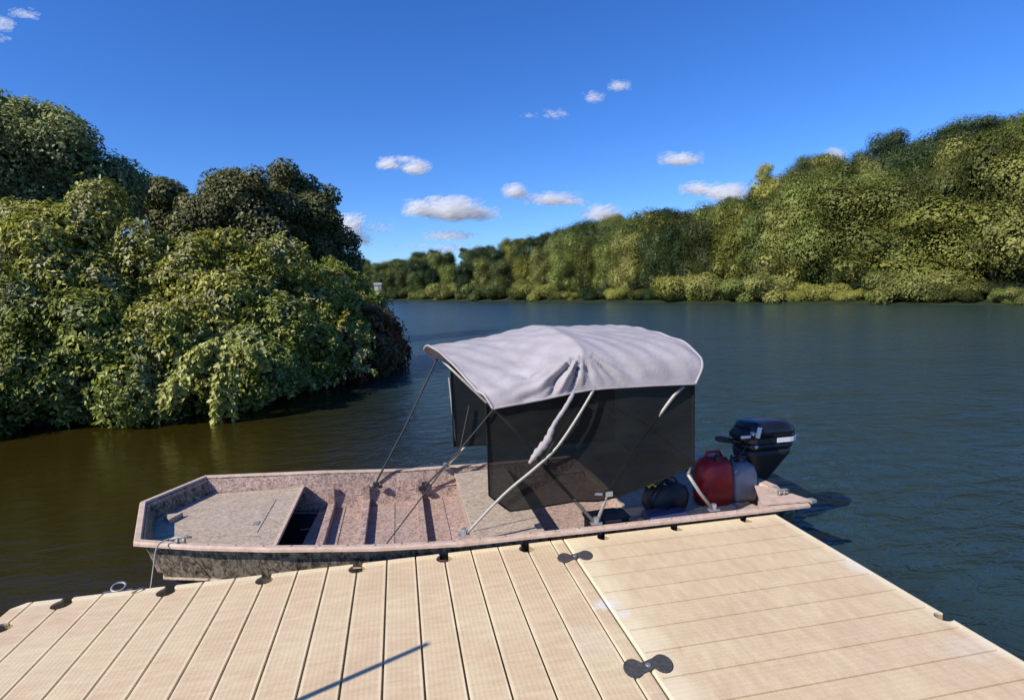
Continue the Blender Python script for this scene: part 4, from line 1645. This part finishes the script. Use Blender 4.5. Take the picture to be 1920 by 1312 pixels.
q = ony(1392, 885, .42)
t = thing('plastic_jug', 'pale grey plastic jug with dark blue cap between the red can and the motor', 'jug', (float(ony(1388, 885, .47)[0]), .47, .336))
bm = B()
loft(bm, [rrect(0, 0, .20, .17, 0, .3), rrect(0, 0, .215, .185, .03, .3), rrect(0, 0, .215, .185, .20, .3), rrect(0, 0, .19, .16, .26, .4), rrect(0, 0, .10, .09, .295, .5)])
o = obj('jug_body', bm, 'jug', sm=True); o.parent = t
bm = B()
lathe(bm, [(.040, .290), (.042, .33), (.034, .345), (.001, .345)], 16)
o = obj('cap', bm, 'navy2'); o.parent = t
bm = B()
tube(bm, [(-.04, 0, .30), (-.075, 0, .34), (-.085, 0, .28), (-.10, 0, .24)], .013, 8)
o = obj('handle', bm, 'navy2', sm=True); o.parent = t

# black gear bag
q = onz(1296, 935, .45)
t = thing('gear_bag', 'slumped black gear bag on the stern deck left of the red can', 'bag', (3.70, .42, .336))
bm = B()
rings = []
for k, (s, z) in enumerate(((.8, 0), (1, .04), (1.02, .10), (.9, .16), (.6, .2), (.2, .215))):
    rings.append([(.17 * s * math.cos(a) * (1 + .08 * math.sin(3 * a + k)), .13 * s * math.sin(a) * (1 + .1 * math.sin(2 * a + k)), z + .012 * math.sin(4 * a + k)) for a in np.linspace(0, 2 * PI, 25)[:-1]])
loft(bm, rings)
o = obj('bag_body', bm, 'black_matt', sm=True); o.parent = t
bm = B()
tube(bm, spline([(-.10, -.03, .20), (-.04, -.05, .26), (.05, -.04, .25), (.10, -.02, .19)], 5), .009, 6)
o = obj('carry_strap', bm, 'strap', sm=True); o.parent = t

# yellow rag on the bag
q = onz(1262, 908, .60)
bm = B()
rings = []
for i in range(9):
    rings.append([(-.07 + .14 * i / 8, -.05 + .10 * j / 8, .022 * math.sin(i * 1.1) * math.cos(j * .9) - .004 * abs(i - 4) - .005 * abs(j - 4)) for j in range(9)])
loft(bm, rings, False, False)
o = obj('yellow_rag', bm, 'yellow', sm=True)
o.location = (3.62, .42, .565)
md = o.modifiers.new('thickness', 'SOLIDIFY'); md.thickness = .008
tag(o, 'small crumpled yellow rag lying on the black gear bag', 'rag')

# navy seat cushion
t = thing('seat_cushion', 'flat navy blue seat cushion lying on the stern deck under the canopy', 'cushion', (3.62, .20, .336))
bm = B()
box(bm, (0, 0, .03), (.30, .26, .055), 0, .018)
o = obj('pad', bm, 'navy', sm=True); o.parent = t
bm = B()
tube(bm, [(-.14, -.12, .03), (.14, -.12, .03), (.14, .12, .03), (-.14, .12, .03)], .007, 6, True)
o = obj('piping', bm, 'navy2'); o.parent = t

# battery box
t = thing('battery_box', 'black battery box on the boat floor just behind the main canopy hinge', 'battery box', (3.18, .24, FZ + .003))
bm = B()
box(bm, (0, 0, .085), (.28, .17, .17), 0, .012)
o = obj('case', bm, 'black_matt'); o.parent = t
bm = B()
box(bm, (0, 0, .182), (.30, .19, .03), 0, .010)
o = obj('lid', bm, 'rubber'); o.parent = t
bm = B()
tube(bm, [(-.08, 0, .195), (-.06, 0, .23), (.06, 0, .23), (.08, 0, .195)], .008, 6)
o = obj('handle', bm, 'strap'); o.parent = t


# ------------------------------------------------------------------ clouds: heaps of small thin puffs, far away
def cloud_mat():
    m, nt, b = mat('cloud_vapour', (.9, .9, .9), 1, 0, 0)
    d = node(nt, 'ShaderNodeBsdfDiffuse', Color=(.98, .98, .98, 1))
    tl_ = node(nt, 'ShaderNodeBsdfTranslucent', Color=(.98, .98, .98, 1))
    a = node(nt, 'ShaderNodeMixShader', Fac=.8)
    nt.links.new(d.outputs[0], a.inputs[1])
    nt.links.new(tl_.outputs[0], a.inputs[2])
    t = node(nt, 'ShaderNodeBsdfTransparent', Color=(1, 1, 1, 1))
    mx = nt.nodes.new('ShaderNodeMixShader')
    mx.inputs[0].default_value = .92
    nt.links.new(a.outputs[0], mx.inputs[1])
    nt.links.new(t.outputs[0], mx.inputs[2])
    nt.links.new(mx.outputs[0], nt.nodes['Material Output'].inputs[0])
    return m


M['cloud'] = cloud_mat()
ib = bmesh.new()
bmesh.ops.create_icosphere(ib, subdivisions=2, radius=1)
ICO_V = np.array([v.co[:] for v in ib.verts])
ICO_F = np.array([[v.index for v in f.verts] for f in ib.faces])
ib.free()


def cloud(label, parts, n, dens=1.0, D=3000):
    """parts: (column, row, half width px, half height px)"""
    r = np.random.default_rng(int(parts[0][0]))
    V, F = [], []
    tot = sum(p[2] * p[3] for p in parts)
    for (px, py, hw, hh) in parts:
        k = max(6, int(1.9 * n * p_area(hw, hh) / tot * dens))
        for _ in range(k):
            a, b, c = r.normal(size=3)
            a, b, c = np.clip([a, b, c], -1.9, 1.9) * .50
            if b < 0:
                b *= .55
            s = r.uniform(.20, .46) * hh * (1.1 - .4 * abs(a))
            q = CAM + ray(px + a * hw, py - b * hh) / np.linalg.norm(ray(px, py)[:2]) * (D + c * hh * 3)
            sc = s * D / FPX
            V.append(ICO_V * np.array([sc * 1.5, sc * 1.2, sc * .8]) * r.uniform(.85, 1.15, (len(ICO_V), 1)) + q)
            F.append(ICO_F + len(ICO_V) * (len(V) - 1))
    V = np.concatenate(V)
    c0 = V.mean(0)
    o = obj('cloud', quads_mesh('cloud', V - c0, np.concatenate(F), 'cloud'), sm=True)
    o.location = c0
    tag(o, label, 'cloud', 'small fair-weather clouds')


def p_area(a, b):
    return a * b


cloud('largest double cloud low in the middle sky, just left of the canopy top', [(790, 394, 32, 18), (850, 396, 52, 24), (895, 404, 42, 14)], 420)
cloud('long cloud with a small round head at its left, right of the largest one', [(967, 361, 24, 15), (1038, 375, 55, 13), (1070, 380, 34, 8)], 300)
cloud('pair of small round clouds above the largest cloud', [(728, 309, 20, 13), (779, 316, 28, 14), (760, 299, 26, 7)], 240)
cloud('thin flat cloud just under the largest cloud', [(840, 443, 48, 10), (870, 441, 36, 5)], 150)
cloud('low bright streak of cloud resting on the far left hill', [(850, 467, 55, 8), (790, 462, 50, 6)], 130)
cloud('lone flat cloud high over the right hill', [(1276, 300, 42, 13), (1262, 304, 26, 9)], 170)
cloud('cloud just above the right hill below the lone flat one', [(1312, 356, 36, 14), (1345, 362, 30, 12)], 170)
cloud('bright cloud peeping over the middle of the right hill', [(1130, 403, 36, 17)], 110)
cloud('bright cloud behind the trees of the upper right hill', [(1370, 366, 40, 20)], 110)
cloud('faint upper right wisp, the highest of the small clouds', [(1161, 162, 19, 11)], 45, .8)
cloud('faint round wisp just left of the highest one', [(1112, 184, 20, 11)], 36, .7)
cloud('faint wisp third from the right among the four high wisps', [(1045, 215, 26, 10)], 30, .6)
cloud('faintest tiny wisp, furthest left of the four high wisps', [(992, 217, 18, 6)], 14, .6)
cloud('bright cloud partly behind the very dark round tree', [(654, 425, 24, 22), (668, 450, 26, 16)], 130)
cloud('faint smudge of cloud right of the very dark round tree', [(712, 429, 30, 9)], 30, .7)
cloud('faint cloud at the upper left corner of the sky', [(5, 45, 20, 14), (45, 28, 26, 12), (5, 72, 14, 8)], 40, .6)
cloud('bright cloud behind the crest trees left of the tallest crest tree', [(1565, 292, 22, 12)], 60)
cloud('bright cloud behind the crest trees right of the tallest crest tree', [(1690, 285, 24, 14)], 60)
